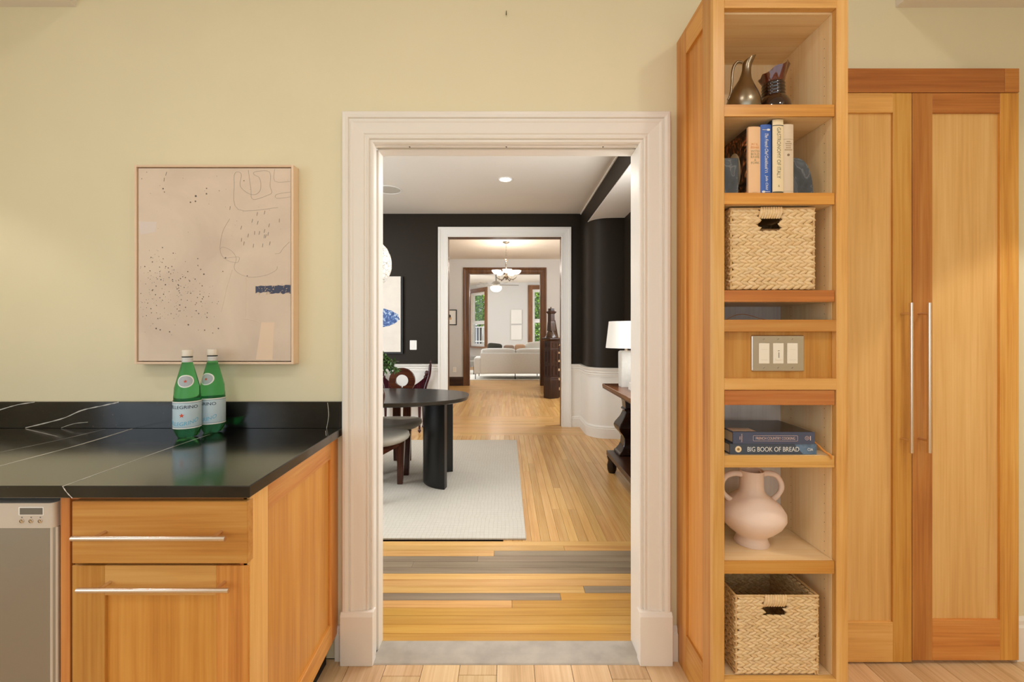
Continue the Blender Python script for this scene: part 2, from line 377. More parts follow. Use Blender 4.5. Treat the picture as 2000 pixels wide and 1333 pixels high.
# curved wall of the alcove
arc = [(XB, FY), (XB, 5.62)]
for k in range(1, 13):
    a = PI/2*k/12; arc.append((XB+.24*(1-math.cos(a)), 5.62-.25*math.sin(a)))
arc += [(1.36, 5.362), (XA, 5.36)]
def curve_wall(name, path, z0, z1, mat, off=0.0, thick=.12, smooth=35):
    return struct(name, MB().sweep(path, [(-off, z0), (-off, z1), (thick, z1), (thick, z0)] if False else [(off, z0), (off, z1), (-thick, z1), (-thick, z0)]), mat, smooth=smooth)
curve_wall('wall_alcove_curve', arc, RAIL-.05, 2.69, DARKW, 0)
struct('wall_alcove_corner', B(XB, XB+.12, 5.62, FY, 2.69, DC), DARKW)
curve_wall('wainscot_curve', arc, 0, RAIL-.05, WAINS, .004)
struct('wall_alcove_right', MB().box(XA, XA+.1, YB, 2.15, RAIL-.05, 2.69).box(XA, XA+.1, 3.85, 5.36, RAIL-.05, 2.69).box(XA, XA+.1, 2.15, 3.85, RAIL-.05, 1.05).box(XA, XA+.1, 2.15, 3.85, 2.45, 2.69), DARKW)  # unseen opening added around the alcove fill light
struct('wainscot_right', B(XA-.004, XA+.1, YB+.004, 5.36, 0, RAIL-.05), WAINS)
rprof = [(0, .745), (.008, .745), (.010, .765), (.016, .772), (.010, .780), (.014, .795), (.022, .803), (.014, .812), (.020, .826), (.030, .838), (.034, .856), (.0, .860)]
bprof2 = [(0, 0), (.022, 0), (.022, .115), (.014, .122), (.018, .132), (.008, .15), (0, .15)]
for nm, pr in (('chair_rail', rprof), ('baseboard', bprof2)):
    struct(nm+'_curve', MB().sweep(arc, [(u+.004, z) for u, z in pr]), WAINS, smooth=30)
    struct(nm+'_far_left', MB().sweep([(XL, FY), (OL-.132, FY)], [(u, z) for u, z in pr]), WAINS)
    struct(nm+'_far_right', MB().sweep([(OR+.12, FY), (XB, FY)], [(u, z) for u, z in pr]), WAINS)
    struct(nm+'_right', MB().sweep([(XA, 5.36), (XA, YB+.01)], [(u, z) for u, z in pr]), WAINS)
prof2 = [(0, 0), (0, .012), (.012, .018), (.016, .014), (.05, .016), (.09, .024), (.096, .032), (.118, .034), (.12, .03), (.12, 0)]
casing('trim_2', OL, OR, OT, 0, FY, WAINS, [(u*1.1, v) for u, v in prof2])
# dark polished wood jamb of that opening, seen edge-on
m = MB().box(OL-.02, OL, FY, FT, 0, OT).box(OR, OR+.02, FY, FT, 0, OT).box(OL-.02, OR+.02, FY, FT, OT, OT+.02)
struct('door_jamb_hall', m, oldoak('z'))

# --- dining floor: strip boards
fd = struct('floor_dining', B(XL, XA+.05, YW+.012, FT, -.06, -.018), SHADOWGAP)
rowD = [1.834, 1.889, 1.949, 2.009, 2.066, 2.124, 2.183, 2.244, 2.303, 2.360, 2.420, 2.482, 2.543, 2.606, 2.666, 2.724]
def sx(px, D): return (px-989)*D/FOC
spec = {0: [None], 1: [None], 2: [None], 3: [None], 4: [1000, 'tT'], 5: [1095, 'gG'], 6: [1141, 'tg'], 7: [None], 8: [None], 9: ['g'],
        10: [806, 'gg'], 11: [933, 'gg'], 12: [965, 'tg'], 13: [1102, 'tt'], 14: [None]}
random.seed(11)
for r in range(15):
    a, b = rowD[r], rowD[r+1]; sp = spec[r]
    X0, X1 = -1.3, XA-.03
    if len(sp) == 2:
        cuts = [X0, sx(sp[0], (a+b)/2), X1]; ms = sp[1]
    else:
        cuts = [X0, X0+random.uniform(.1, .4) if r % 2 else .95, X1]; ms = ('gg' if sp[0] == 'g' else 'tt')
        if r in (0, 1, 2, 3): ms = 'GG'
    for k in range(2):
        mt = {'t': strip, 'T': stripgold, 'G': stripgold, 'g': stripgrey}[ms[k]]('x')
        mk('floorboard', B(cuts[k]+.0006, cuts[k+1]-.0006, a+.0007, b-.0007, -.018, 0), mt, fd, bevel=.0009)
bw = .0585
for i in range(25):
    xa = -.02+i*bw; xb = min(xa+bw, XA-.03)
    if xa > XA-.06: break
    cuts = [2.7245, 2.7245+random.uniform(.3, 2.4), 5.528]
    for k in range(2):
        mk('floorboard', B(xa+.0006, xb-.0006, cuts[k]+.0006, cuts[k+1]-.0006, -.018, 0), strip('y'), fd, bevel=.0009)
def strips(xa, xb, ya, yb, along, wd=.0585):
    m = MB()
    if along == 'y':
        n = int(round((xb-xa)/wd)); wd = (xb-xa)/n
        for i in range(n):
            c = [ya]
            while c[-1] < yb-.01: c.append(min(yb, c[-1]+random.uniform(.6, 1.9)))
            for p, q in zip(c, c[1:]): m.box(xa+i*wd+.0008, xa+(i+1)*wd-.0008, p+.0006, q-.0006, -.018, 0)
    else:
        n = int(round((yb-ya)/wd)); wd = (yb-ya)/n
        for i in range(n):
            c = [xa]
            while c[-1] < xb-.01: c.append(min(xb, c[-1]+random.uniform(.6, 1.9)))
            for p, q in zip(c, c[1:]): m.box(p+.0006, q-.0006, ya+i*wd+.0008, ya+(i+1)*wd-.0008, -.018, 0)
    return m
m = strips(-2.0, -.0206, 4.9, 5.528, 'y'); mk('board_strips', m, strip('y'), fd, kind='stuff')
m = strips(-2.0, XB+.15, 5.5285, 6.19, 'x'); mk('board_strips', m, strip('x'), fd, kind='stuff')

# --- hall
HY, HT, HC = 10.70, 10.86, 3.07
fh = struct('floor_hall', B(-2.2, 2.6, FT-.005, HT, -.06, -.018), SHADOWGAP)
mk('board_strips', strips(-1.9, 2.5, 6.1905, 6.80, 'x'), strip('x'), fh, kind='stuff')
mk('board_strips', strips(-1.9, 2.5, 6.8005, 9.75, 'y'), strip('y'), fh, kind='stuff')
mk('board_strips', strips(-1.9, 2.5, 9.7505, 10.85, 'x'), strip('x'), fh, kind='stuff')
struct('ceiling_hall', B(-2.2, 2.8, FT, HY, HC, HC+.1), CEIL)
struct('wall_hall_left', B(-2.3, -2.2, FT, HY, 0, HC), GREYW)
m = MB().box(2.8, 2.9, FT, 6.7, 0, HC).box(2.8, 2.9, 8.1, HY, 0, HC).box(2.8, 2.9, 6.7, 8.1, 0, 1.7).box(2.8, 2.9, 6.7, 8.1, 3.0, HC)
struct('wall_hall_right', m, GREYW)
m = MB().box(-2.2, OL-.02, FT, FT+.004, 0, HC).box(OR+.02, 2.8, FT, FT+.004, 0, HC).box(OL-.02, OR+.02, FT, FT+.004, OT+.02, HC)
struct('wall_hall_near', m, GREYW)
HL, HR, HTp = -.895, .82, 2.715
m = MB().box(-2.2, HL-.02, HY, HT, 0, HC).box(HL-.02, HR+.02, HY, HT, HTp+.02, HC).box(HR+.02, 2.8, HY, HT, 0, HC)
struct('wall_hall_far', m, GREYW)
prof3 = [(0, 0), (0, .014), (.02, .022), (.03, .016), (.09, .02), (.115, .034), (.145, .036), (.15, .03), (.15, 0)]
casing('trim_3', HL, HR, HTp, 0, HY, oldoak('z'), prof3)
m = MB().box(HL-.02, HL, HY, HT, 0, HTp).box(HR, HR+.02, HY, HT, 0, HTp).box(HL-.02, HR+.02, HY, HT, HTp, HTp+.02)
struct('door_jamb_living', m, oldoak('z'))
bp3 = [(0, 0), (.025, 0), (.025, .17), (.015, .19), (0, .215)]
struct('baseboard_hall_left', MB().sweep([(-2.2, HY), (HL-.15, HY)], bp3), walnut('x'))
struct('baseboard_hall_right', MB().sweep([(HR+.15, HY), (2.8, HY)], bp3), walnut('x'))

# --- living room
LY, LC = 15.66, 3.07
fv = struct('floor_living', B(-2.6, 2.7, HT-.005, 17.0, -.06, -.018), SHADOWGAP)
mk('board_strips', strips(-2.5, 2.6, 10.855, 12.6, 'x', .08), strip('x'), fv, kind='stuff')
mk('board_strips', strips(-2.5, 2.6, 12.6, 16.6, 'x', .3), strip('x'), fv, kind='stuff')
struct('ceiling_living', B(-2.6, 2.7, HT, 17.0, LC, LC+.1), CEIL)
struct('wall_living_left', MB().box(-2.6, -2.5, HT, 12.3, 0, LC).box(-2.6, -2.5, 14.1, 16.9, 0, LC).box(-2.6, -2.5, 12.3, 14.1, 0, .8).box(-2.6, -2.5, 12.3, 14.1, 2.8, LC), GREYW)
struct('wall_living_right', MB().box(2.6, 2.7, HT, 12.3, 0, LC).box(2.6, 2.7, 14.1, 16.0, 0, LC).box(2.6, 2.7, 12.3, 14.1, 0, .8).box(2.6, 2.7, 12.3, 14.1, 2.8, LC), GREYW)
m = MB().box(-2.5, HL-.02, HT, HT+.004, 0, LC).box(HR+.02, 2.6, HT, HT+.004, 0, LC).box(HL-.02, HR+.02, HT, HT+.004, HTp+.02, LC)
struct('wall_living_near', m, GREYW)
WX0, WX1, WZ0, WZ1 = .925, 1.85, .84, 2.82
m = MB().box(-.66, WX0, LY, LY+.2, 0, LC).box(WX1, 2.6, LY, LY+.2, 0, LC).box(WX0, WX1, LY, LY+.2, 0, WZ0).box(WX0, WX1, LY, LY+.2, WZ1, LC)
struct('wall_living_far', m, GREYW)
GLASS, nt, b_ = nodes('window_glass')
nt.nodes.remove(b_); tr = nt.nodes.new('ShaderNodeBsdfTransparent'); gl = nt.nodes.new('ShaderNodeBsdfGlossy'); gl.inputs['Roughness'].default_value = .02
mx = nt.nodes.new('ShaderNodeMixShader'); mx.inputs[0].default_value = .04
nt.links.new(tr.outputs[0], mx.inputs[1]); nt.links.new(gl.outputs[0], mx.inputs[2]); nt.links.new(mx.outputs[0], nt.nodes['Material Output'].inputs[0])
def window(name, mp, w0, w1, z0, z1, woodm):
    """mp maps (u along the wall, n into the room) to plan x,y"""
    def bx(u0, u1, n0, n1, a, b):
        m = B(u0, u1, n0, n1, a, b)
        m.v = [(*mp(v[0], v[1]), v[2]) for v in m.v]; return m
    root = mk(name, bx(w0, w0+.03, -.14, 0, z0, z1), WHITE, kind='structure')
    ORG[name] = ORG[root.name]
    zm = (z0+z1)/2-.13
    def P(nm, mb, mat): return mk(nm, mb, mat, root)
    P('frame', bx(w1-.03, w1, -.14, 0, z0, z1), WHITE); P('frame', bx(w0+.03, w1-.03, -.14, 0, z1-.03, z1), WHITE)
    for (a, b, n) in ((zm, z1-.03, -.10), (z0, zm, -.06)):
        for q in (bx(w0+.03, w0+.085, n-.02, n+.02, a, b), bx(w1-.085, w1-.03, n-.02, n+.02, a, b),
                  bx(w0+.085, w1-.085, n-.02, n+.02, a, a+.075), bx(w0+.085, w1-.085, n-.02, n+.02, b-.06, b)):
            P('sash', q, WPLATE)
        P('pane', bx(w0+.085, w1-.085, n-.002, n+.002, a+.075, b-.06), GLASS)
    P('casing', bx(w0-.16, w0, -.001, .03, z0-.02, z1+.15), woodm('z')); P('casing', bx(w0-.05, w0-.01, .03, .045, z0-.02, z1+.02), woodm('z'))
    P('casing', bx(w1, w1+.16, -.001, .03, z0-.02, z1+.15), woodm('z')); P('casing', bx(w0, w1, -.001, .03, z1, z1+.15), woodm('x'))
    P('casing', bx(w0, w1, .03, .045, z1+.02, z1+.05), woodm('x'))
    P('sill', bx(w0-.2, w1+.2, -.001, .16, z0-.07, z0-.02), woodm('x'))
    return root
window('window_1', lambda u, n: (u, LY-n), WX0, WX1, WZ0, WZ1, lambda a: wood('lit_brown_oak', (96, 60, 34), (138, 94, 58), (160, 116, 78), a, .3, .08))
# angled bay wall on the left with its window
pA, pB = Vector((-.66, LY)), Vector((-1.40, 16.75)); dA = (pB-pA).normalized(); nA = Vector((-dA.y, dA.x))
if nA.y > 0: nA = -nA
def mpA(u, n): q = pA+dA*u+nA*n; return (q.x, q.y)
LA = (pB-pA).length
def ab(u0, u1, a, b, n0=-.2, n1=0):
    m = B(u0, u1, n0, n1, a, b); m.v = [(*mpA(v[0], v[1]), v[2]) for v in m.v]; return m
m = MB()
for q in (ab(0, .17, 0, LC), ab(LA-.1, LA+.3, 0, LC), ab(.17, LA-.1, 0, .80), ab(.17, LA-.1, 2.76, LC)): m.add(q.v, q.f)
struct('wall_living_bay', m, GREYW)
window('window_2', mpA, .17, LA-.1, .80, 2.76, lambda a: wood('lit_brown_oak', (96, 60, 34), (138, 94, 58), (160, 116, 78), a, .3, .08))
# ================================================================== KITCHEN, LEFT: counter run
# the right end of the run is not quite square to the wall
xr_f, xr_b = -.6275, -.646
ct = thing('countertop', 'black veined stone countertop with matching low backsplash', 'countertop', (-1.6, 1.4, .884))
STONE, nt, b_ = nodes('black_soapstone'); N = nt.nodes.new; L = nt.links.new
tc = N('ShaderNodeTexCoord')
n1 = N('ShaderNodeTexNoise'); n1.inputs['Scale'].default_value = 9; n1.inputs['Detail'].default_value = 8
L(tc.outputs['Object'], n1.inputs['Vector'])
r1 = N('ShaderNodeValToRGB'); r1.color_ramp.elements[0].position = .35; r1.color_ramp.elements[0].color = (.0035, .0033, .003, 1); r1.color_ramp.elements[1].position = .8; r1.color_ramp.elements[1].color = (.016, .0155, .014, 1)
L(n1.outputs['Fac'], r1.inputs[0])
n2 = N('ShaderNodeTexNoise'); n2.inputs['Scale'].default_value = 320; n2.inputs['Detail'].default_value = 1; L(tc.outputs['Object'], n2.inputs['Vector'])
r2 = N('ShaderNodeValToRGB'); r2.color_ramp.elements[0].position = .80; r2.color_ramp.elements[0].color = (0, 0, 0, 1); r2.color_ramp.elements[1].position = .83; r2.color_ramp.elements[1].color = (.5, .48, .45, 1)
L(n2.outputs['Fac'], r2.inputs[0])
mp = N('ShaderNodeMapping'); mp.inputs['Rotation'].default_value = (0, 0, .55); mp.inputs['Scale'].default_value = (4, 60, 30); L(tc.outputs['Object'], mp.inputs['Vector'])
n3 = N('ShaderNodeTexNoise'); n3.inputs['Scale'].default_value = 1; n3.inputs['Detail'].default_value = 2; L(mp.outputs[0], n3.inputs['Vector'])
r3 = N('ShaderNodeValToRGB'); r3.color_ramp.elements[0].position = .70; r3.color_ramp.elements[0].color = (0, 0, 0, 1); r3.color_ramp.elements[1].position = .80; r3.color_ramp.elements[1].color = (.10, .095, .09, 1)
L(n3.outputs['Fac'], r3.inputs[0])
a1 = N('ShaderNodeMix'); a1.data_type = 'RGBA'; a1.blend_type = 'ADD'; a1.inputs[0].default_value = 1; L(r1.outputs[0], a1.inputs[6]); L(r2.outputs[0], a1.inputs[7])
a2 = N('ShaderNodeMix'); a2.data_type = 'RGBA'; a2.blend_type = 'ADD'; a2.inputs[0].default_value = 1; L(a1.outputs[2], a2.inputs[6]); L(r3.outputs[0], a2.inputs[7])
L(a2.outputs[2], b_.inputs['Base Color'])
b_.inputs['Roughness'].default_value = .20; b_.inputs['Specular IOR Level'].default_value = .1
b_.inputs['Coat Weight'].default_value = 1; b_.inputs['Coat Roughness'].default_value = .14; b_.inputs['Coat IOR'].default_value = 1.5
VEIN = pm('white_vein', (206, 200, 190), .35, noise=.1, nscale=60)
mk('slab', MB().prism([(-2.69, 1.078), (xr_f, 1.078), (xr_b, YW), (-2.69, YW)], 'z', .884, .914), STONE, ct, bevel=.002)
bs = mk('backsplash', MB().prism([(-2.69, 1.727), (xr_b-.004, 1.727), (xr_b, 1.730), (xr_b, YW), (-2.69, YW)], 'z', .914, 1.018), STONE, ct, bevel=.0012)
def vein_top(pts, w):
    """flat quartz vein let into the slab top"""
    P = spline([Vector((x, y, 0)) for x, y in pts], 6); Lf, Rt = [], []
    for i, p in enumerate(P):
        t = (P[min(i+1, len(P)-1)]-P[max(0, i-1)]).normalized(); n = Vector((-t.y, t.x, 0)); k = w*(.55+.9*random.random())
        Lf.append((p.x+n.x*k, p.y+n.y*k, .9143)); Rt.append((p.x-n.x*k, p.y-n.y*k, .9143))
    k = len(P); return MB().add(Lf+Rt, [(i, i+1, k+i+1, k+i) for i in range(k-1)])
def vein_front(pts, w, y):
    P = spline([Vector((x, 0, z)) for x, z in pts], 6); Lf, Rt = [], []
    for i, p in enumerate(P):
        t = (P[min(i+1, len(P)-1)]-P[max(0, i-1)]).normalized(); n = Vector((-t.z, 0, t.x)); k = w*(.5+random.random())
        Lf.append((p.x+n.x*k, y, p.z+n.z*k)); Rt.append((p.x-n.x*k, y, p.z-n.z*k))
    k = len(P); return MB().add(Lf+Rt, [(i, i+1, k+i+1, k+i) for i in range(k-1)])
def ctp(px, py):          # point of the slab top seen at a reference pixel, in metres
    D = (EYE-.914)*FOC/(py-650); return ((px-989)*D/FOC, D)
for pts, wd in (([(258, 838), (160, 868), (0, 911)], .0026), ([(205, 839), (110, 861), (0, 884)], .0009),
                ([(410, 849), (330, 876), (230, 912), (122, 951)], .0014), ([(52, 839), (112, 853)], .0012), ([(636, 842), (637, 852)], .0008)):
    q = [ctp(*p) for p in pts]
    if pts[-1][0] == 0: a, b = Vector(q[-2]), Vector(q[-1]); q.append(tuple(b+(b-a)*.9))
    mk('vein', vein_top(q, wd), VEIN, ct)
mk('vein', vein_front([((122-989)/800., .9135), ((130-989)/800., .899), ((141-989)/800., .8845)], .0012, 1.0776), VEIN, ct)
def bsp(px, py): return ((px-989)/499., EYE-(py-650)/499.)
for pts, wd in (([(0, 801), (35, 791), (68, 786)], .0013), ([(50, 836), (80, 829), (125, 817), (160, 802), (200, 793), (232, 786)], .0016), ([(120, 836), (145, 828), (172, 825)], .0007), ([(638, 837), (642, 812), (640, 787)], .0007)):
    mk('vein', vein_front([bsp(*p) for p in pts], wd, 1.7267), VEIN, bs)

# --- base cabinet with drawer and door, framed side panel
cb = thing('base_cabinet', 'cherry wood base cabinet with one drawer above a door', 'cabinet', (-.87, 1.42, 0))
xo = lambda y: -.637-(y-1.10)*.028/.645          # outer side plane
def side(y0, y1, z0, z1, t0, t1):
    return MB().prism([(xo(y0)-t0, y0), (xo(y1)-t0, y1), (xo(y1)-t1, y1), (xo(y0)-t1, y0)], 'z', z0, z1)
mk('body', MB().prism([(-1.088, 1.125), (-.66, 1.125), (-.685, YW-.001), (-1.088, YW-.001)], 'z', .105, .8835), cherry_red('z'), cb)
mk('toe_kick', B(-1.088, -.70, 1.18, YW-.03, 0, .105), SHADOWGAP, cb)
sp = mk('side_panel', side(1.10, YW-.004, .106, .8835, .009, .019), cherry_panel_dim('z'), cb)
for (a, b, c, d, ax) in ((1.10, 1.187, .106, .8835, 'z'), (1.663, YW-.003, .106, .8835, 'z'), (1.187, 1.663, .812, .8835, 'y'), (1.187, 1.663, .106, .185, 'y')):
    mk('stile' if ax == 'z' else 'rail', side(a, b, c, d, 0, .019), fir(ax) if a == 1.10 else cherry(ax), sp, bevel=.0012)
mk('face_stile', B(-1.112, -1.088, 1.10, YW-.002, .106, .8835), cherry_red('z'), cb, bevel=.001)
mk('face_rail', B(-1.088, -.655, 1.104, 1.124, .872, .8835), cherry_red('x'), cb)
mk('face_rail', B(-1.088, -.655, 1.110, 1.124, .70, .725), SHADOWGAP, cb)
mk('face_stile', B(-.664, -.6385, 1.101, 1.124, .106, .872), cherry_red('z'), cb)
dr = mk('drawer', B(-1.068, -.6355, 1.084, 1.109, .7205, .874), cherry('x'), cb, bevel=.002)
dd = mk('door', B(-1.08, -.6405, 1.106, 1.118, .112, .7095), cherry_panel_dim('z'), cb)
for (a, b, c, d, ax) in ((-1.08, -.999, .112, .7095, 'z'), (-.721, -.6405, .112, .7095, 'z'), (-.999, -.721, .635, .7095, 'x'), (-.999, -.721, .112, .19, 'x')):
    mk('stile' if ax == 'z' else 'rail', B(a, b, 1.097, 1.118, c, d), cherry(ax) if ax == 'z' else fir(ax), dd, bevel=.0012)
def bar_pull(x0, x1, y, z, ybase, posts, parent, r=.006, vertical=False):
    m = MB()
    if vertical: m.tube([(x0, y, z[0]), (x0, y, z[1])], r, 14)
    else: m.tube([(x0, y, z), (x1, y, z)], r, 14)
    for p in posts:
        q = (x0, ybase, p) if vertical else (p, ybase, z)
        e = (x0, y, p) if vertical else (p, y, z)
        m.tube([q, e], .0045, 10)
    return mk('handle', m, NICKEL, parent, smooth=40, label='brushed nickel bar handle')
bar_pull(-1.033, -.668, 1.049, .799, 1.086, (-.984, -.70), dr)
bar_pull(-1.033, -.668, 1.062, .668, 1.099, (-.984, -.70), dd)
# outlet let into the side panel
ot = thing('outlet_plate', 'white horizontal outlet plate on the cherry cabinet side', 'outlet', (xo(1.51)-.004, 1.51, .85))
ang = math.atan2(.028, .645)
def sd(v):      # local (along depth, out, up) to world on the side plane
    y = 1.512+v.x*math.cos(ang); return (xo(1.512)-v.x*math.sin(ang)-.0088+v.y, y, .862-.0+v.z)
mk('plate', MB().prism([(p[0], p[1]) for p in rrect(.118, .072, .006)], 'y', 0, .005).map(sd), WPLATE, ot, bevel=.0008)
mk('receptacle', MB().prism(rrect(.068, .034, .003), 'y', .005, .0065).map(sd), PLATE, ot)
for cx in (-.02, .02):
    for (a, b) in ((-.004, -.006), (-.004, .006), (.006, 0)):
        mk('slot', B(cx+a-.003, cx+a+.003, .0065, .0069, b-.0009, b+.0009).map(sd), BLACKP, ot)

# --- dishwasher
dw = thing('dishwasher', 'stainless steel dishwasher with small digital display', 'dishwasher', (-1.42, 1.4, 0))
mk('body', B(-1.72, -1.1125, 1.13, 1.725, .02, .876), BLACKP, dw)
def dprof(y0, r, xl=-1.715, xr=-1.117, yb=1.13):
    P = [(xl, yb), (xl, y0)]
    for i in range(9):
        a = PI/2*(1-i/8); P.append((xr-r+r*math.cos(a), y0+r-r*math.sin(a)))
    return P+[(xr, yb)]
PANEL = pm('silver_plastic', (214, 204, 192), .35, .35)
SS, nt, b_ = nodes('brushed_stainless_door'); N = nt.nodes.new; L = nt.links.new
b_.inputs['Base Color'].default_value = (.40, .39, .37, 1); b_.inputs['Metallic'].default_value = 1; b_.inputs['Roughness'].default_value = .42
tc = N('ShaderNodeTexCoord'); mp = N('ShaderNodeMapping'); mp.inputs['Scale'].default_value = (4, 4, 700); n = N('ShaderNodeTexNoise'); n.inputs['Scale'].default_value = 1
L(tc.outputs['Object'], mp.inputs[0]); L(mp.outputs[0], n.inputs['Vector']); u = N('ShaderNodeBump'); u.inputs['Strength'].default_value = .06; L(n.outputs['Fac'], u.inputs['Height']); L(u.outputs[0], b_.inputs['Normal'])
cp = mk('control_panel', MB().prism(dprof(1.088, .012), 'z', .8065, .868), PANEL, dw, smooth=40)
mk('door', MB().prism(dprof(1.092, .016), 'z', .12, .8055), SS, dw, smooth=40)
mk('edge_strip', MB().prism([(-1.1305, 1.0925), (-1.127, 1.0925), (-1.118, 1.10), (-1.1165, 1.112), (-1.1165, 1.125), (-1.1185, 1.125), (-1.1185, 1.11), (-1.1285, 1.095)], 'z', .125, .805), PANEL, dw)
mk('kick_plate', B(-1.715, -1.1125, 1.16, 1.175, 0, .11), BLACKP, dw)
dk = 1.088*1/FOC
def dp(px, py, D=1.088): return ((px-989)*D/FOC, EYE-(py-650)*D/FOC)
xa, za = dp(37, 1007); xb, zb = dp(85.5, 991)
mk('display_bezel', B(xa, xb, 1.0872, 1.0885, za, zb), WPLATE, cp)
xa, za = dp(39.5, 1005.5); xb, zb = dp(84, 992.5)
mk('display', B(xa, xb, 1.0867, 1.088, za, zb), pm('lcd_grey', (112, 106, 96), .3), cp)
for q in (43, 61, 79):
    x, z = dp(q, 1018)
    mk('button', MB().prism([(x+.0052*math.cos(2*PI*i/16), z+.0052*math.sin(2*PI*i/16)) for i in range(16)], 'y', 1.0855, 1.088), NICKEL, cp, bevel=.0006)
    mk('button_ring', MB().tube([(x+.0034*math.cos(2*PI*i/14), 1.0852, z+.0034*math.sin(2*PI*i/14)) for i in range(12)], .0003, 5), BLACKP, cp)
for q, s_ in ((43, 'o'), (61, 'H'), (79, '*')):
    x, z = dp(q, 1011)
    mk('button_mark', B(x-.0015, x+.0015, 1.0875, 1.088, z-.0008, z+.0008), SHADOWGAP, cp)

# --- two green mineral-water bottles
GREEN, nt, b_ = nodes('green_bottle_plastic')
b_.inputs['Base Color'].default_value = (.16, .62, .26, 1); b_.inputs['Transmission Weight'].default_value = .92; b_.inputs['Roughness'].default_value = .04; b_.inputs['IOR'].default_value = 1.2
LABEL = pm('pale_blue_label', (196, 216, 224), .4); LWHITE = pm('label_white', (240, 238, 230), .4); NAVY = pm('label_navy', (28, 36, 66), .5)
CYAN = pm('label_cyan', (104, 186, 214), .5); REDP = pm('label_red', (224, 84, 48), .5); GREYL = pm('label_grey', (176, 182, 186), .5)
CAPW = pm('white_cap', (238, 228, 212), .4)
def bottle(loc, rot, oval, starr, label):
    t = thing('water_bottle', label, 'bottle', loc, 'green mineral water bottles')
    R = .0425
    prof = [(.0, .006), (.020, .001), (.031, .003), (.037, .013), (.0405, .026), (R, .036), (R, .134), (R-.0013, .137), (R-.0013, .148), (R-.0026, .156),
            (.0385, .18), (.0322, .206), (.0260, .230), (.0205, .252), (.0168, .266), (.0160, .274), (.0160, .294), (.0145, .296)]
    m = MB(); seg = 40; rings = []
    for (r, z) in prof:
        ring = []
        for j in range(seg):
            a = 2*PI*j/seg; k = 1.0; dz = 0
            if z < .034: k = 1-.07*(1-z/.034)*(1+math.cos(5*a)); dz = .005*(1-z/.034)*(1+math.cos(5*a))*.5*(r/.045)
            ring.append((r*k*math.cos(a), r*k*math.sin(a), z+dz))
        rings.append(ring)
    mk('bottle_body', m.loft(rings), GREEN, t, local=True, smooth=50)
    lab = mk('label', MB().lathe([(R+.0004, .037), (R+.0006, .038), (R+.0006, .131), (R+.0004, .132)], seg=48, cap=False), LABEL, t, local=True, smooth=30)
    for z in (.0385, .1305): mk('label_band', MB().lathe([(R+.0008, z-.0018), (R+.0009, z), (R+.0008, z+.0018)], seg=48, cap=False), LWHITE, lab, local=True)
    for z in (.0425, .1265): mk('label_line', MB().lathe([(R+.0008, z-.0004), (R+.0009, z), (R+.0008, z+.0004)], seg=48, cap=False), NAVY, lab, local=True)
    def wrap(m_, a0, z0, arch=0):
        def fn(v):
            a = -PI/2+a0+v.x/(R+.001); return ((R+.0010+v.z)*math.cos(a), (R+.0010+v.z)*math.sin(a), z0+v.y+arch*v.x*v.x)
        return m_.map(fn)
    mk('lettering', wrap(text_mb('S.PELLEGRINO', .02, .114, .0112), rot, .113), NAVY, lab, local=True)
    mk('lettering', wrap(text_mb('S.PELLEGRINO', .02, .118, .0135), rot, .054, 4.2), CYAN, lab, local=True)
    mk('lettering_line', wrap(MB().box(-.040, .040, -.0006, .0006, 0, .0001), rot, .1035), GREYL, lab, local=True)
    for z in (.097, .049): mk('lettering_line', wrap(MB().box(-.034, .034, -.0004, .0004, 0, .0001), rot, z), GREYL, lab, local=True)
    mk('star', wrap(MB().prism(star_poly(.0085, .0036), 'z', 0, .0002), starr, .084), REDP, lab, local=True)
    # oval shoulder label: a curved patch lying on the cone
    def onbody(u, v):
        z = .203+v
        k = [(z-p[1])/(q[1]-p[1])*(q[0]-p[0])+p[0] for p, q in zip(prof, prof[1:]) if p[1] <= z <= q[1] and q[1] > p[1]]
        r = (k[0] if k else .04)+.0007; a = -PI/2+oval+u/r; return (r*math.cos(a), r*math.sin(a), z)
    for nm, s_, off, mt in (('shoulder_label', 1.0, 0, LWHITE), ('shoulder_label_field', .84, .0005, GREYL)):
        V = [onbody(0, 0)]; F = []
        for k in range(1, 5):
            for j in range(28):
                a = 2*PI*j/28; V.append(onbody(.0265*s_*k/4*math.cos(a), .022*s_*k/4*math.sin(a)*(1 if abs(math.cos(a)) < .98 else 1)))
        for j in range(28): F.append((0, 1+j, 1+(j+1) % 28))
        for k in range(3):
            for j in range(28): F.append((1+k*28+j, 1+(k+1)*28+j, 1+(k+1)*28+(j+1) % 28, 1+k*28+(j+1) % 28))
        if off: V = [(p[0]*(1+off/.04), p[1]*(1+off/.04), p[2]) for p in V]
        mk(nm, MB().add(V, F), mt, t, local=True, smooth=60)
    st = MB().prism(star_poly(.006, .0026), 'z', 0, .0002)
    st.v = [tuple(Vector(onbody(v[0], v[1]))*1.0) for v in st.v]; st.v = [(x*1.03, y*1.03, z) for x, y, z in st.v]
    mk('star', st, REDP, t, local=True)
    nl = mk('neck_label', MB().lathe([(.0165, .268), (.0165, .286)], seg=28, cap=False), LWHITE, t, local=True, smooth=30)
    for z in (.272, .278, .284): mk('label_line', MB().lathe([(.0167, z-.0007), (.0167, z+.0007)], seg=28, cap=False), pm('label_bluegrey', (140, 150, 168), .5), nl, local=True)
    mk('neck_ring', MB().lathe([(.0145, .286), (.0172, .287), (.0172, .289), (.0145, .290)], seg=28), BLACKP, t, local=True)
    prof2 = [(.0160, .290), (.0168, .2905), (.0168, .311), (.0158, .3125), (.0, .3125)]
    mk('cap', MB().lathe(prof2, seg=36), CAPW, t, local=True, smooth=40)
    return t
bottle((-1.145, 1.584, .914), .07, .45, .24, 'green water bottle standing further out from the backsplash, overlapping its twin')
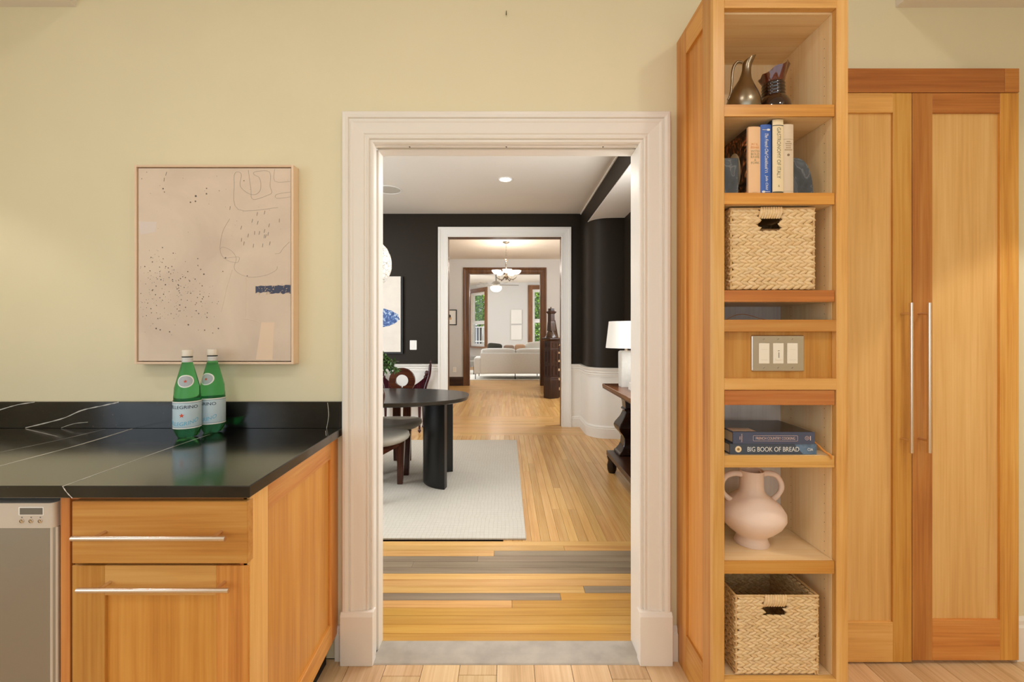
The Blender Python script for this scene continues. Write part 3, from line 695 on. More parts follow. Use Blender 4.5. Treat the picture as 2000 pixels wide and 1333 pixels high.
bottle((-1.107, 1.662, .914), -.46, -.02, -.43, 'green water bottle right against the black backsplash, partly hidden by its twin')

# --- framed abstract painting
FX0, FX1, FZ0, FZ1, FYF = -1.434, -.8205, 1.167, 1.936, 1.700
pa = thing('abstract_painting', 'abstract beige canvas with ink specks and a navy stroke in blond wood frame', 'painting', ((FX0+FX1)/2, YW-.02, FZ0))
rw = .0085
fr = mk('frame', B(FX0, FX1, YW-.006, YW-.0005, FZ0, FZ1), palemaple('x'), pa)
for q, ax in ((B(FX0, FX0+rw, FYF, YW-.006, FZ0, FZ1), 'z'), (B(FX1-rw, FX1, FYF, YW-.006, FZ0, FZ1), 'z'), (B(FX0+rw, FX1-rw, FYF, YW-.006, FZ0, FZ0+rw), 'x'), (B(FX0+rw, FX1-rw, FYF, YW-.006, FZ1-rw, FZ1), 'x')):
    mk('frame_side', q, palemaple(ax), fr, bevel=.0008)
CX0, CX1, CZ0, CZ1, CY = FX0+rw+.003, FX1-rw-.004, FZ0+rw+.004, FZ1-rw-.003, FYF+.006
CANV, nt, b_ = nodes('painted_canvas'); N = nt.nodes.new; L = nt.links.new
tc = N('ShaderNodeTexCoord'); n1 = N('ShaderNodeTexNoise'); n1.inputs['Scale'].default_value = 3.2; n1.inputs['Detail'].default_value = 5; n1.inputs['Distortion'].default_value = .6; L(tc.outputs['Object'], n1.inputs['Vector'])
r1 = N('ShaderNodeValToRGB'); e = r1.color_ramp.elements; e[0].position = .34; e[0].color = (*lin((214, 192, 170)), 1); e[1].position = .62; e[1].color = (*lin((229, 208, 184)), 1); L(n1.outputs['Fac'], r1.inputs[0]); L(r1.outputs[0], b_.inputs['Base Color'])
n2 = N('ShaderNodeTexNoise'); n2.inputs['Scale'].default_value = 14; n2.inputs['Detail'].default_value = 6; n2.inputs['Distortion'].default_value = 1.5; L(tc.outputs['Object'], n2.inputs['Vector'])
u = N('ShaderNodeBump'); u.inputs['Strength'].default_value = .25; u.inputs['Distance'].default_value = .004; L(n2.outputs['Fac'], u.inputs['Height']); L(u.outputs[0], b_.inputs['Normal']); b_.inputs['Roughness'].default_value = .5
mk('canvas', B(CX0, CX1, CY, CY+.02, CZ0, CZ1), CANV, pa)
def cv(zx, zy):     # canvas position from the study crop: left 75..1018, top 80..1258
    return (CX0+(zx-75)/943*(CX1-CX0), CZ1-(zy-80)/1178*(CZ1-CZ0))
def cline(pts, r=.0005, k=8, mat=None, nm='pencil_line'):
    return mk(nm, MB().tube([(cv(*p)[0], CY-.0002, cv(*p)[1]) for p in pts], r, 5, smooth=k), mat or pm('pencil', (150, 134, 118), .6), pa)
PENC = pm('pencil_dark', (116, 104, 92), .6)
cline([(938, 320), (692, 332), (668, 170), (672, 112), (695, 103), (712, 120), (704, 175), (716, 205), (760, 236), (800, 240), (828, 215), (832, 170), (820, 135), (792, 120), (796, 102), (885, 102), (890, 190), (900, 225), (880, 243), (784, 270), (770, 200), (755, 90)], .0004, 5, PENC)
cline([(918, 86), (920, 160), (1016, 161)], .00034, 4, PENC); cline([(1016, 225), (930, 240), (932, 264), (1016, 255)], .00034, 4, PENC)
cline([(640, 390), (600, 460), (582, 540), (585, 600), (620, 640), (680, 658), (698, 640), (690, 622), (600, 632)], .0004)
cline([(580, 575), (600, 562), (650, 585), (680, 630), (668, 690), (700, 725), (770, 746), (860, 735), (925, 705), (934, 680)], .0004)
cline([(1010, 530), (970, 570), (950, 598), (920, 603)], .0004)
random.seed(5)
m = MB()
for (a, b) in [(812, 358), (858, 350), (782, 400), (816, 412), (886, 428), (714, 442), (795, 474), (756, 490), (858, 462), (880, 480), (866, 494), (714, 516), (730, 538), (788, 552), (846, 550), (890, 538), (948, 398), (643, 322), (236, 148), (250, 112), (826, 474), (855, 495)]:
    x, z = cv(a, b); dx = random.uniform(.001, .004); m.tube([(x-dx, CY-.0002, z-.008), (x, CY-.0003, z+.006)], .0007, 5)
mk('ink_dashes', m, pm('ink_dash', (92, 82, 70), .6), pa, kind='stuff')
m = MB()
def spk(x, z, r):
    m.prism([(x+r*(1+.2*math.sin(3*i))*math.cos(2*PI*i/8), z+r*math.sin(2*PI*i/8)) for i in range(8)], 'y', CY-.0004, CY+.001)
for i in range(250):
    t = random.random(); a = 130+t*380+random.gauss(0, 60); b = 640+t*330+random.gauss(0, 95)
    if i % 3 == 0: a = random.uniform(85, 330); b = random.gauss(900, 90)
    if not (85 < a < 640 and 560 < b < 1100): continue
    spk(*cv(a, b), random.choice([.0006, .0008, .001, .0013, .0018, .0022]))
for (a, b, r) in [(430, 250, .004), (397, 288, .003), (496, 236, .003), (428, 282, .003), (228, 205, .003), (236, 225, .002), (497, 203, .0024), (728, 156, .002), (614, 628, .003), (480, 728, .003), (443, 674, .002), (748, 738, .002), (597, 711, .002), (560, 128, .001), (575, 218, .0015), (96, 144, .0016), (127, 104, .0014), (185, 1060, .003), (570, 1060, .0028), (485, 1070, .0024), (268, 1080, .0026), (384, 1037, .003), (210, 1068, .0026)]: spk(*cv(a, b), r)
for i in range(26): spk(*cv(random.uniform(85, 1000), random.uniform(90, 560)), random.choice([.0005, .0007, .0009]))
mk('ink_specks', m, pm('ink_speck', (100, 88, 74), .6), pa, kind='stuff')
m = MB(); x0, z0 = cv(1016, 792); x1, z1 = cv(800, 848); random.seed(9)
NV = pm('navy_paint', (66, 70, 92), .5)
up, lo = [], []
for i in range(15):
    t = i/14; x = x0+(x1-x0)*t; up.append((x, z0-random.uniform(0, .004)-.004*t)); lo.append((x, z1+random.uniform(-.003, .006)+.004*t))
mk('navy_stroke', MB().prism(up+lo[::-1], 'y', CY-.0006, CY+.001), NV, pa)
m = MB()
for i in range(34):
    t = random.random(); x = x0+(x1-x0)*t; z = random.uniform(z1, z0); l = random.uniform(.003, .011)
    m.tube([(x, CY-.0009, z), (x-random.uniform(.001, .006), CY-.0009, z+random.uniform(-1, 1)*l)], random.uniform(.0005, .0016), 5)
mk('scratches', m, pm('canvas_scratch', (220, 198, 172), .5), pa, kind='stuff')
mk('pale_patch', MB().prism([cv(88, 486), cv(78, 405), cv(190, 408), cv(182, 470)], 'y', CY-.0004, CY+.001), pm('canvas_pale', (228, 212, 200), .5), pa)
mk('peach_patch', MB().prism([cv(802, 1250), cv(836, 1022), cv(918, 1022), cv(905, 1250)], 'y', CY-.0004, CY+.001), pm('canvas_peach', (236, 208, 178), .5), pa)
cline([(655, 700), (625, 800), (600, 905), (585, 960)], .0009, 5, pm('canvas_ridge', (232, 212, 190), .5), 'paint_ridge')
cline([(740, 750), (738, 990)], .0008, 5, MATS['canvas_ridge'], 'paint_ridge'); cline([(720, 1000), (790, 1010), (830, 1030)], .0009, 5, MATS['canvas_ridge'], 'paint_ridge')
# small nail high on the wall
mk('wall_nail', MB().tube([(0, YW-.0005, 2.545), (0, YW-.012, 2.553), (-.001, YW-.013, 2.537)], .0014, 6), BLACKP, label='tiny bent black nail high on the wall above the doorway', cat='nail')
# ================================================================== KITCHEN, RIGHT: open bookcase
BX0, BX1, BY0, BZ = .673, 1.113, 1.437, 2.435
bc = thing('bookcase', 'tall narrow cherry wood bookcase with open shelves', 'bookcase', ((BX0+BX1)/2, 1.6, 0))
# left side: frame and recessed panel
sp = mk('side_panel', B(BX0+.009, BX0+.019, BY0+.02, YW-.001, 0, BZ), cherry_panel_dim('z'), bc)
for (a, b, c, d, ax) in ((BY0+.0212, 1.515, 0, BZ, 'z'), (1.655, YW-.001, 0, BZ, 'z'), (1.515, 1.655, 2.336, BZ, 'y'), (1.515, 1.655, 0, .153, 'y')):
    mk('stile' if ax == 'z' else 'rail', B(BX0, BX0+.019, a, b, c, d), cherry(ax), sp, bevel=.001)
mk('side_panel', B(BX1-.019, BX1, BY0+.02, YW-.001, 0, BZ), cherry('z'), bc)
# face frame
mk('face_stile', B(BX0, .710, BY0, BY0+.021, 0, BZ), fir('z'), bc, bevel=.001)
mk('face_stile', B(1.075, BX1, BY0, BY0+.021, 0, BZ), fir('z'), bc, bevel=.001)
mk('face_rail', B(.710, 1.075, BY0, BY0+.021, 2.347, BZ), fir('x'), bc, bevel=.001)
mk('face_rail', B(.710, 1.075, BY0, BY0+.021, 1.292, 1.331), cherry('x'), bc, bevel=.001)
mk('face_rail', B(.710, 1.075, BY0, BY0+.021, 1.102, 1.139), fir('x'), bc, bevel=.001)
mk('face_rail', B(.710, 1.075, BY0, BY0+.021, 0, .158), fir('x'), bc, bevel=.001)
mk('switch_panel', B(.700, 1.075, BY0+.021, BY0+.030, 1.125, 1.305), cherry('z'), bc)
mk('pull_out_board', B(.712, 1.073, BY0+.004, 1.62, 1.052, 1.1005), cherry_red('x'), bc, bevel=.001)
# interior lining
mk('inner_side', B(BX0+.019, .700, BY0+.0215, YW-.012, .158, BZ-.02), maple('z'), bc)
is2 = mk('inner_side', B(1.0738, BX1-.019, BY0+.0215, YW-.012, .158, BZ-.02), maple('z'), bc)
mk('back_panel', B(BX0+.019, BX1-.019, YW-.012, YW-.002, .158, BZ-.02), maple('z'), bc)
mk('back_panel', B(.7005, 1.0733, YW-.018, YW-.0125, .545, 1.42), palebrd('z'), bc, label='unfinished pale grey back board')
mk('top_board', B(BX0+.0195, BX1-.0195, BY0+.0215, YW-.001, BZ-.018, BZ+.0), cherry('x'), bc)
mk('inner_top', B(.7005, 1.0733, BY0+.0215, YW-.0125, 2.341, 2.356), maple('x'), bc)
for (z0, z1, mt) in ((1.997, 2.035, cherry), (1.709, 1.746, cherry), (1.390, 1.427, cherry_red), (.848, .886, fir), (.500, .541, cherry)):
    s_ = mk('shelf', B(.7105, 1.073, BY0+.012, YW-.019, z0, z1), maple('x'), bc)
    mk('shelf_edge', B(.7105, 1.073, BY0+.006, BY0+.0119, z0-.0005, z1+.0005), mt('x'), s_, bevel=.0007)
mk('shelf', B(.7005, 1.0733, BY0+.0215, YW-.0125, .138, .158), maple('x'), bc)
# shelf-pin holes
HOLE = pm('pin_hole', (60, 36, 20), .8)
m = MB()
for y in (1.49, 1.665):
    for k in range(66):
        z = .20+k*.032; m.prism([(y+.0012*math.cos(2*PI*i/8), z+.0012*math.sin(2*PI*i/8)) for i in range(8)], 'x', 1.0734, 1.0739)
mk('pin_holes', m, HOLE, is2, kind='stuff')

# --- metal ewer
PEWT = pm('aged_pewter', (150, 138, 118), .30, 1, noise=.12, nscale=25)
cx, cy, cz = .843, 1.570, 2.036
ew = thing('pewter_ewer', 'slender pewter pitcher with curved handle and tilted lip', 'pitcher', (cx, cy, cz))
prof = [(.030, 0, 0), (.034, .002, 0), (.050, .028, 0), (.057, .052, 0), (.056, .072, 0), (.047, .100, 0), (.033, .128, .002), (.0215, .152, .006), (.0165, .172, .009), (.0145, .190, .011), (.0155, .204, .013), (.0190, .220, .018), (.0195, .228, .022)]
rings = []
for i, (r, z, dx) in enumerate(prof):
    tl = max(0, (z-.17)/.058)
    rings.append([(cx+dx+r*(1+.06*tl*max(0, math.cos(2*PI*j/28)))*math.cos(2*PI*j/28), cy+r*math.sin(2*PI*j/28), cz+z+tl*r*.50*math.cos(2*PI*j/28)) for j in range(28)])
inner = [[(cx+dx+(p[0]-cx-dx)*.86, cy+(p[1]-cy)*.86, p[2]-.001) for p in rings[-1]] for dx in (prof[-1][2],)]
low = [[(cx+.013+.010*math.cos(2*PI*j/28), cy+.010*math.sin(2*PI*j/28), cz+.19) for j in range(28)]]
mk('body', MB().loft(rings+inner+low), PEWT, ew, smooth=60)
mk('handle', MB().tube([(cx-.003, cy, cz+.214), (cx-.020, cy, cz+.216), (cx-.034, cy, cz+.20), (cx-.040, cy, cz+.17), (cx-.042, cy, cz+.13), (cx-.046, cy, cz+.10), (cx-.055, cy, cz+.082)], [.0034, .005, .005, .0045, .0042, .004, .003], 10, smooth=6), PEWT, ew, smooth=60)

# --- brown glazed vase with crimped rim
GLZ = pm('brown_glaze', (44, 22, 12), .10, 0, noise=.7, nscale=22, Coat_Weight=.6, Coat_Roughness=.05)
GLZR = pm('red_brown_glaze', (92, 34, 16), .08, 0, noise=.3, nscale=22, Coat_Weight=.6, Coat_Roughness=.05)
cx, cy = .961, 1.590
gv = thing('glazed_vase', 'dark brown glazed pottery vase with ribbed neck and crimped rim', 'vase', (cx, cy, cz))
prof = [(.042, 0), (.047, .004), (.056, .030), (.0585, .050), (.055, .070), (.047, .087), (.0395, .098)]
for k in range(4):
    z = .100+k*.0122; prof += [(.0370-.0004*k, z), (.0390-.0004*k, z+.005), (.0360-.0004*k, z+.0105)]
mk('body', MB().lathe([(r, z) for r, z in prof], (cx, cy, cz), 36), GLZ, gv, smooth=60)
rings = []
for (r, z, tl, wv) in ((.0350, .147, 0, 0), (.0375, .162, .35, .03), (.0440, .182, .8, .06), (.0490, .196, 1.0, .08), (.0465, .197, 1.0, .08), (.034, .165, .5, .02)):
    rings.append([(cx+.004*tl+r*(1+wv*math.cos(5*a+.6))*math.cos(a), cy+r*(1+wv*math.cos(5*a+.6))*math.sin(a), cz+z+.022*tl*math.cos(a)+.10*wv*math.sin(6*a+1)*.6) for a in [2*PI*j/60 for j in range(60)]])
mk('rim', MB().loft(rings), GLZR, gv, smooth=60)

# --- standing books, slate bookends
def book(name, label, x0, x1, y0, y1, z0, z1, cover, pages, group, spine_bulge=.003, ct=.002):
    t = thing(name, label, 'book', ((x0+x1)/2, (y0+y1)/2, z0), group)
    P = []
    for i in range(7):
        u = i/6; P.append((x0+(x1-x0)*u, y0+spine_bulge*(1-4*u*(1-u))))
    P += [(x1, y0+.012), (x0, y0+.012)]
    mk('spine', MB().prism(P, 'z', z0, z1), cover, t, smooth=30)
    mk('cover', B(x0, x0+ct, y0+.0121, y1, z0, z1), cover, t); mk('cover', B(x1-ct, x1, y0+.0121, y1, z0, z1), cover, t)
    mk('pages', B(x0+ct, x1-ct, y0+.012, y1-.004, z0+.003, z1-.003), pages, t)
    return t
def band(t, x0, x1, y0, z0, z1, mat, bulge=.003):
    P = [(x0+(x1-x0)*i/6, y0-.0004+bulge*(1-4*(i/6)*(1-i/6))) for i in range(7)]; P += [(p[0], p[1]+.0008) for p in P[::-1]]
    return mk('spine_band', MB().prism(P, 'z', z0, z1), mat, t)
PAGES = pm('book_pages', (226, 212, 186), .8, noise=.05, nscale=200)
PEACH = pm('peach_cloth', (240, 194, 146), .6); BLUEC = pm('blue_cloth', (58, 98, 176), .45); CREAM = pm('cream_jacket', (240, 218, 176), .45); BEIGE = pm('beige_jacket', (222, 200, 170), .5)
NAVYC = pm('midnight_jacket', (24, 40, 58), .4)
g = 'cookbooks standing between the bookends'; zs = 1.7465
def spine_text(t, body, size, width, height, xm, y, zm, mat, rot=-PI/2, nm='title_lettering', line=1.0):
    return mk(nm, on_front(text_mb(body, size, width, height, .0001, line=line), xm, y, zm, rot), mat, t)
b1 = book('cookbook', 'cookbook with pale peach spine and brown marbled cover', .803, .843, 1.462, 1.645, zs, 1.972, PEACH, PAGES, g)
MARB, nt, b_ = nodes('marbled_cover'); N = nt.nodes.new; L = nt.links.new
tc = N('ShaderNodeTexCoord'); vo = N('ShaderNodeTexVoronoi'); vo.inputs['Scale'].default_value = 70; n1 = N('ShaderNodeTexNoise'); n1.inputs['Scale'].default_value = 9; n1.inputs['Distortion'].default_value = 1.2
L(tc.outputs['Object'], n1.inputs['Vector']); L(n1.outputs['Color'], vo.inputs['Vector']); vo.inputs['Scale'].default_value = 9
r1 = N('ShaderNodeValToRGB'); e = r1.color_ramp.elements; e[0].position = .1; e[0].color = (*lin((226, 170, 110)), 1); e[1].position = .7; e[1].color = (*lin((34, 20, 14)), 1); k = e.new(.30); k.color = (*lin((176, 84, 40)), 1); k = e.new(.42); k.color = (*lin((110, 74, 44)), 1)
L(vo.outputs['Distance'], r1.inputs[0]); L(r1.outputs[0], b_.inputs['Base Color']); b_.inputs['Roughness'].default_value = .3
mk('jacket', B(.8020, .8029, 1.475, 1.6455, zs, 1.972), MARB, b1); mk('jacket', B(.803, .842, 1.468, 1.475, 1.9721, 1.9735), MARB, b1)
mk('jacket_medallion', MB().prism([(1.56+.048*math.cos(2*PI*i/30), 1.845+.075*math.sin(2*PI*i/30)) for i in range(30)], 'x', .8014, .8020), CREAM, b1)
GOLDT = pm('faint_gold_ink', (206, 166, 112), .5); GREYT = pm('grey_green_ink', (158, 146, 104), .5); ORT = pm('orange_ink', (232, 160, 96), .5)
spine_text(b1, 'M.F.K.\nFISHER', .010, .027, .018, .824, 1.4618, 1.908, ORT, 0)
spine_text(b1, 'WITH\nBOLD\nKNIFE\n&\nFORK', .010, .028, .046, .824, 1.4618, 1.871, GREYT, 0, line=.9)
spine_text(b1, 'PUTNAM', .005, .014, .0025, .824, 1.4618, 1.754, GOLDT, 0)
b2 = book('cookbook', 'cookbook with bright blue spine and white italic title', .8435, .879, 1.462, 1.64, zs, 1.979, BLUEC, PAGES, g)
INKW = pm('white_ink', (240, 238, 230), .5)
tm = text_mb('The French Chef Cookbook', .01, .120, .011, .0001); tm.v = [(v[0]+.25*v[1], v[1], v[2]) for v in tm.v]
mk('title_lettering', on_front(tm, .862, 1.4618, 1.890, -PI/2), INKW, b2)
tm = text_mb('Julia Child', .01, .046, .0105, .0001); tm.v = [(v[0]+.25*v[1], v[1], v[2]) for v in tm.v]
mk('title_lettering', on_front(tm, .862, 1.4618, 1.786, -PI/2), INKW, b2)
m = MB()
for dz in (0, .006): m.tube([(.857, 1.4616, 1.819+dz), (.866, 1.4616, 1.822+dz)], .0008, 5)
mk('spine_mark', m, INKW, b2)
for zz, s_ in ((1.961, 1), (1.756, -1)):
    m = MB().prism([(.868+.0042*math.cos(2*PI*i/14)*1.3, zz+.0035*math.sin(2*PI*i/14)) for i in range(14)] if s_ > 0 else [(.852+.0042*math.cos(2*PI*i/14)*1.3, zz+.0035*math.sin(2*PI*i/14)) for i in range(14)], 'y', 1.4613, 1.4622)
    m.tube([(.866, 1.4617, zz), (.848, 1.4617, zz)] if s_ > 0 else [(.856, 1.4617, zz), (.873, 1.4617, zz)], .0009, 5)
    mk('spoon_emblem', m, INKW, b2)
b3 = book('cookbook', 'tallest cookbook, cream spine with large vertical capitals', .8805, .9155, 1.456, 1.69, zs, 1.993, CREAM, PAGES, g)
mk('jacket', B(.8797, .8805, 1.462, 1.69, zs, 1.993), NAVYC, b3); mk('jacket', B(.8805, .9155, 1.462, 1.69, 1.9931, 1.9941), NAVYC, b3)
DKGR = pm('dark_ink', (70, 76, 66), .5); INKG = pm('olive_grey_ink', (136, 126, 92), .5)
band(b3, .8805, .9155, 1.456, 1.972, 1.9745, DKGR); band(b3, .8805, .9155, 1.456, 1.749, 1.755, DKGR)
spine_text(b3, 'GASTRONOMY OF ITALY', .012, .168, .0125, .899, 1.4557, 1.882, INKG)
spine_text(b3, 'A', .012, .006, .008, .899, 1.4557, 1.773, INKG, 0)
b4 = book('cookbook', 'cookbook with plain beige spine and small centred print', .9165, .9525, 1.462, 1.63, zs, 1.980, BEIGE, PAGES, g)
m = MB()
for k, wd in enumerate((.012, .020, .017, .016, .024)): m.box(.9345-wd/2, .9345+wd/2, 1.4614, 1.4622, 1.921-k*.0068, 1.9235-k*.0068)
mk('print_lines', m, pm('taupe_ink', (178, 150, 116), .5), b4)
mk('spine_emblem', MB().prism([(.9345+.0042*math.cos(2*PI*i/12), 1.878+.0042*math.sin(2*PI*i/12)) for i in range(12)], 'y', 1.4614, 1.4622), pm('taupe_ink_dark', (140, 116, 84), .5), b4)
band(b4, .9165, .9525, 1.462, 1.930, 1.9308, MATS['taupe_ink']); band(b4, .9165, .9525, 1.462, 1.757, 1.7578, MATS['taupe_ink'])
SLATE, nt, b_ = nodes('veined_slate'); N = nt.nodes.new; L = nt.links.new
tc = N('ShaderNodeTexCoord'); n1 = N('ShaderNodeTexNoise'); n1.inputs['Scale'].default_value = 12; n1.inputs['Detail'].default_value = 6; n1.inputs['Distortion'].default_value = 1.2; L(tc.outputs['Object'], n1.inputs['Vector'])
r1 = N('ShaderNodeValToRGB'); e = r1.color_ramp.elements; e[0].position = .25; e[0].color = (*lin((44, 46, 48)), 1); e[1].position = .8; e[1].color = (*lin((112, 116, 118)), 1); k = e.new(.5); k.color = (*lin((66, 70, 74)), 1); k = e.new(.52); k.color = (*lin((110, 112, 112)), 1); k = e.new(.54); k.color = (*lin((70, 74, 78)), 1)
L(n1.outputs['Fac'], r1.inputs[0]); L(r1.outputs[0], b_.inputs['Base Color']); b_.inputs['Roughness'].default_value = .45
mk('slate_bookend', B(.716, .7715, 1.466, 1.56, zs, 1.870), SLATE, bevel=.002, label='dark slate block bookend leaning against the marbled book cover', cat='bookend', group='slate bookends')
P = [(.9535, 0), (1.027, 0)]+[(.9535+.0735*math.cos(a)**.6 if math.cos(a) > 0 else .9535, .128*math.sin(a)) for a in [PI/2*i/12 for i in range(1, 13)]]
mk('slate_bookend', MB().prism([(p[0], zs+p[1]) for p in P], 'y', 1.475, 1.58), SLATE, bevel=.002, label='grey slate bookend with rounded shoulder beside the beige book', cat='bookend', group='slate bookends')

# --- woven baskets
STRAW = wood('straw', (214, 174, 116), (234, 200, 148), (242, 214, 170), 'x', .62, .07, 3, .25)
STRAWD = wood('straw_side', (196, 150, 90), (220, 180, 122), (234, 200, 150), 'y', .62, .08, 3, .25)
def strand(c, d, n, L_, w_, t_):
    """one flattened leaf-shaped twist of grass: centre, direction, outward normal"""
    c, d, n = Vector(c), Vector(d).normalized(), Vector(n); s = n.cross(d); R = []
    for (u, k) in ((-1, .12), (-.55, .8), (0, 1), (.55, .8), (1, .12)):
        R.append([c+d*u*L_/2+s*math.cos(2*PI*j/6)*w_/2*k+n*(math.sin(2*PI*j/6)*t_/2*k) for j in range(6)])
    return MB().loft(R)
def braid_row(o, u, n, W, z, h, holes, phase, flip):
    """one horizontal plait: two courses of slanted strands meeting in a chevron"""
    m = MB(); u, n = Vector(u), Vector(n); up = Vector((0, 0, 1)); st = .0230; k = int(W/st)+1; st = W/k
    for i in range(k+1):
        for sg in (-1, 1):
            a = (i+(.0 if sg > 0 else .45)+phase) % (k+1)*st
            if a > W: continue
            zc = z+sg*h*.23+random.uniform(-.0006, .0006)
            if any(h0-.008 < a < h1+.008 and hz0-.002 < zc < hz1+.002 for (h0, h1, hz0, hz1) in holes): continue
            aa = min(max(a, .012), W-.012)
            d = u*1.0+up*(-sg*.40*flip+random.uniform(-.06, .06))
            q = strand(Vector(o)+u*aa+up*zc+n*(.001+random.uniform(0, .0012)), d, n, .035*random.uniform(.94, 1.08), h*.60*random.uniform(.92, 1.08), .013)
            m.add(q.v, q.f)
    return m
def basket(x0, x1, y0, y1, z0, z1, rows, label, rotz=0):
    t = thing('woven_basket', label, 'basket', ((x0+x1)/2, (y0+y1)/2, z0), 'woven storage baskets', rotz)
    W, H, Dp = x1-x0, z1-z0, y1-y0; X = -W/2; Y = -Dp/2; hh = (.072, .032)
    h0, h1, hz1 = W/2-hh[0]/2-.008, W/2+hh[0]/2-.008, H-.038; hz0 = hz1-hh[1]
    hole = [(h0, h1, hz0, H+.01)]
    def P(nm, mb, mat, **k): return mk(nm, mb, mat, t, local=True, **k)
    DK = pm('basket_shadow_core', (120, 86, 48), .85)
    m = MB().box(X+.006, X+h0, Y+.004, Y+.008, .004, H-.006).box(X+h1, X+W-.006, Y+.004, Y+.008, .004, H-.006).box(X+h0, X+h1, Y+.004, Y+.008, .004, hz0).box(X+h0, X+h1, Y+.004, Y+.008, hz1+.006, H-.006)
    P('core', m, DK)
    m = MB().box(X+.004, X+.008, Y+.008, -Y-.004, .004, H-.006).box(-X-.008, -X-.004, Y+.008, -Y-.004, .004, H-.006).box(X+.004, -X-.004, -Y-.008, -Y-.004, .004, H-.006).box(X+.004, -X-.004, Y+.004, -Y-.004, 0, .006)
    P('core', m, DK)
    rh = (H-.012)/rows
    for r in range(rows):
        zc = .006+rh*(r+.5)
        if zc+rh*.3 > hz0:      # rows beside the hand hole are two short plaits
            for (a, b) in ((0, h0+.004), (h1-.004, W)):
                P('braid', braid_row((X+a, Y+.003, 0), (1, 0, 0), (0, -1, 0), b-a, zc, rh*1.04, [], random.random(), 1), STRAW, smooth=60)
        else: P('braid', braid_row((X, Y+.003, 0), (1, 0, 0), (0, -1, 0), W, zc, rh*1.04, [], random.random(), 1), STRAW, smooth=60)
    m = MB(); m2 = MB(); m3 = MB()
    for r in range(rows):
        z = .006+rh*(r+.5)
        q = braid_row((X+.003, Y, 0), (0, 1, 0), (-1, 0, 0), Dp, z, rh*1.04, [], random.random(), 1); m.add(q.v, q.f)
        q = braid_row((-X-.003, Y, 0), (0, 1, 0), (1, 0, 0), Dp, z, rh*1.04, [], random.random(), 1); m.add(q.v, q.f)
        q = braid_row((-X-.0085, Y, 0), (0, 1, 0), (-1, 0, 0), Dp, z, rh*1.04, [], random.random(), 1); m2.add(q.v, q.f)
        q = braid_row((X, -Y-.0085, 0), (1, 0, 0), (0, -1, 0), W, z, rh*1.04, [], random.random(), 1); m2.add(q.v, q.f)
    P('side_weave', m, STRAWD, smooth=60, kind='stuff'); P('inner_weave', m2, STRAWD, smooth=60, kind='stuff')
    m = MB()
    for i in range(9):
        a = X+h0+(i+.5)*(h1-h0)/9; m.tube([(a-.004, Y-.001, hz1+.001), (a, Y-.006, (hz1+H)/2), (a+.004, Y-.001, H)], [.0035, .0058, .0035], 7, smooth=3)
    P('handle_wrap', m, STRAW, smooth=60)
    m = MB(); pts = [(X, Y), (-X, Y), (-X, -Y), (X, -Y), (X, Y)]
    for (a, b) in zip(pts, pts[1:]): m.tube([(a[0], a[1], H-.004), (b[0], b[1], H-.004)], .0038, 7)
    for (a, b) in pts[:4]: m.tube([(a*.985, b*.985, .004), (a*.985, b*.985, H-.004)], .004, 7)
    P('rim', m, STRAWD, smooth=60)
    return t
random.seed(21)
basket(.746, 1.021, 1.462, 1.700, 1.428, 1.7035, 11, 'woven straw basket filling the upper shelf below the standing cookbooks', -.02)
basket(.757, 1.028, 1.456, 1.712, .1585, .424, 12, 'woven straw basket on the bottom shelf, its open inside showing', -.0)

# --- triple switch plate
sw = thing('switch_plate', 'brushed steel triple switch plate with ivory dimmers', 'light switch', (.894, BY0+.02, 1.161))
yf = BY0+.0207
mk('plate', MB().prism([(.894+p[0], 1.2205+p[1]) for p in rrect(.172, .119, .004)], 'y', yf-.006, yf), STEEL, sw, bevel=.0022)
for k in (-1, 0, 1):
    xk = .894-.0005+k*.0465
    d = mk('dimmer', B(xk-.0172, xk+.0172, yf-.0085, yf-.006, 1.187, 1.254), PLATE, sw, bevel=.0008)
    if k == 0:
        mk('slider_track', B(xk+.0005, xk+.0022, yf-.0089, yf-.0084, 1.206, 1.224), pm('slider_slot', (90, 76, 60), .6), d)
        mk('slider', B(xk-.010, xk+.010, yf-.0105, yf-.0085, 1.199, 1.205), PLATE, d, bevel=.0006); mk('dimmer_mark', B(xk-.002, xk+.004, yf-.0089, yf-.0084, 1.2285, 1.2300), MATS['slider_slot'], d)
    else:
        for zz in (1.199, 1.233): mk('rocker_line', B(xk-.011, xk+.011, yf-.0088, yf-.0084, zz, zz+.0006), pm('ivory_line', (214, 200, 172), .5), d)
    for zz in (1.1735, 1.2675):
        s_ = mk('screw', MB().prism([(xk+.0038*math.cos(2*PI*i/14), zz+.0038*math.sin(2*PI*i/14)) for i in range(14)], 'y', yf-.0072, yf-.006), STEEL, sw, bevel=.0004)
        mk('screw_slot', MB().obox((xk, yf-.0073, zz), (.7, 0, .7), (-.7, 0, .7), (0, 1, 0), .0028, .0004, .0002), SHADOWGAP, s_)

# --- cords in the bookcase
COPPER = pm('copper_cord', (206, 132, 68), .45)
mk('thin_cord', MB().tube([(.715, 1.60, 1.388), (.735, 1.60, 1.36), (.765, 1.58, 1.333), (.79, 1.585, 1.336), (.83, 1.6, 1.352), (.88, 1.62, 1.355), (.94, 1.63, 1.34), (.968, 1.62, 1.3335)], .0012, 6, smooth=8), COPPER,
   label='thin copper coloured cord coiled in the gap under the basket shelf', cat='cord')
mk('leather_strap', MB().tube([(1.030, 1.50, .929), (1.038, 1.475, .915), (1.049, 1.452, .896), (1.056, 1.4385, .889), (1.060, 1.4375, .876)], [.003, .0034, .0036, .0034, .002], 8, smooth=6), pm('orange_leather', (218, 140, 52), .5),
   label='short orange leather cord beside the stacked cookbooks', cat='cord')

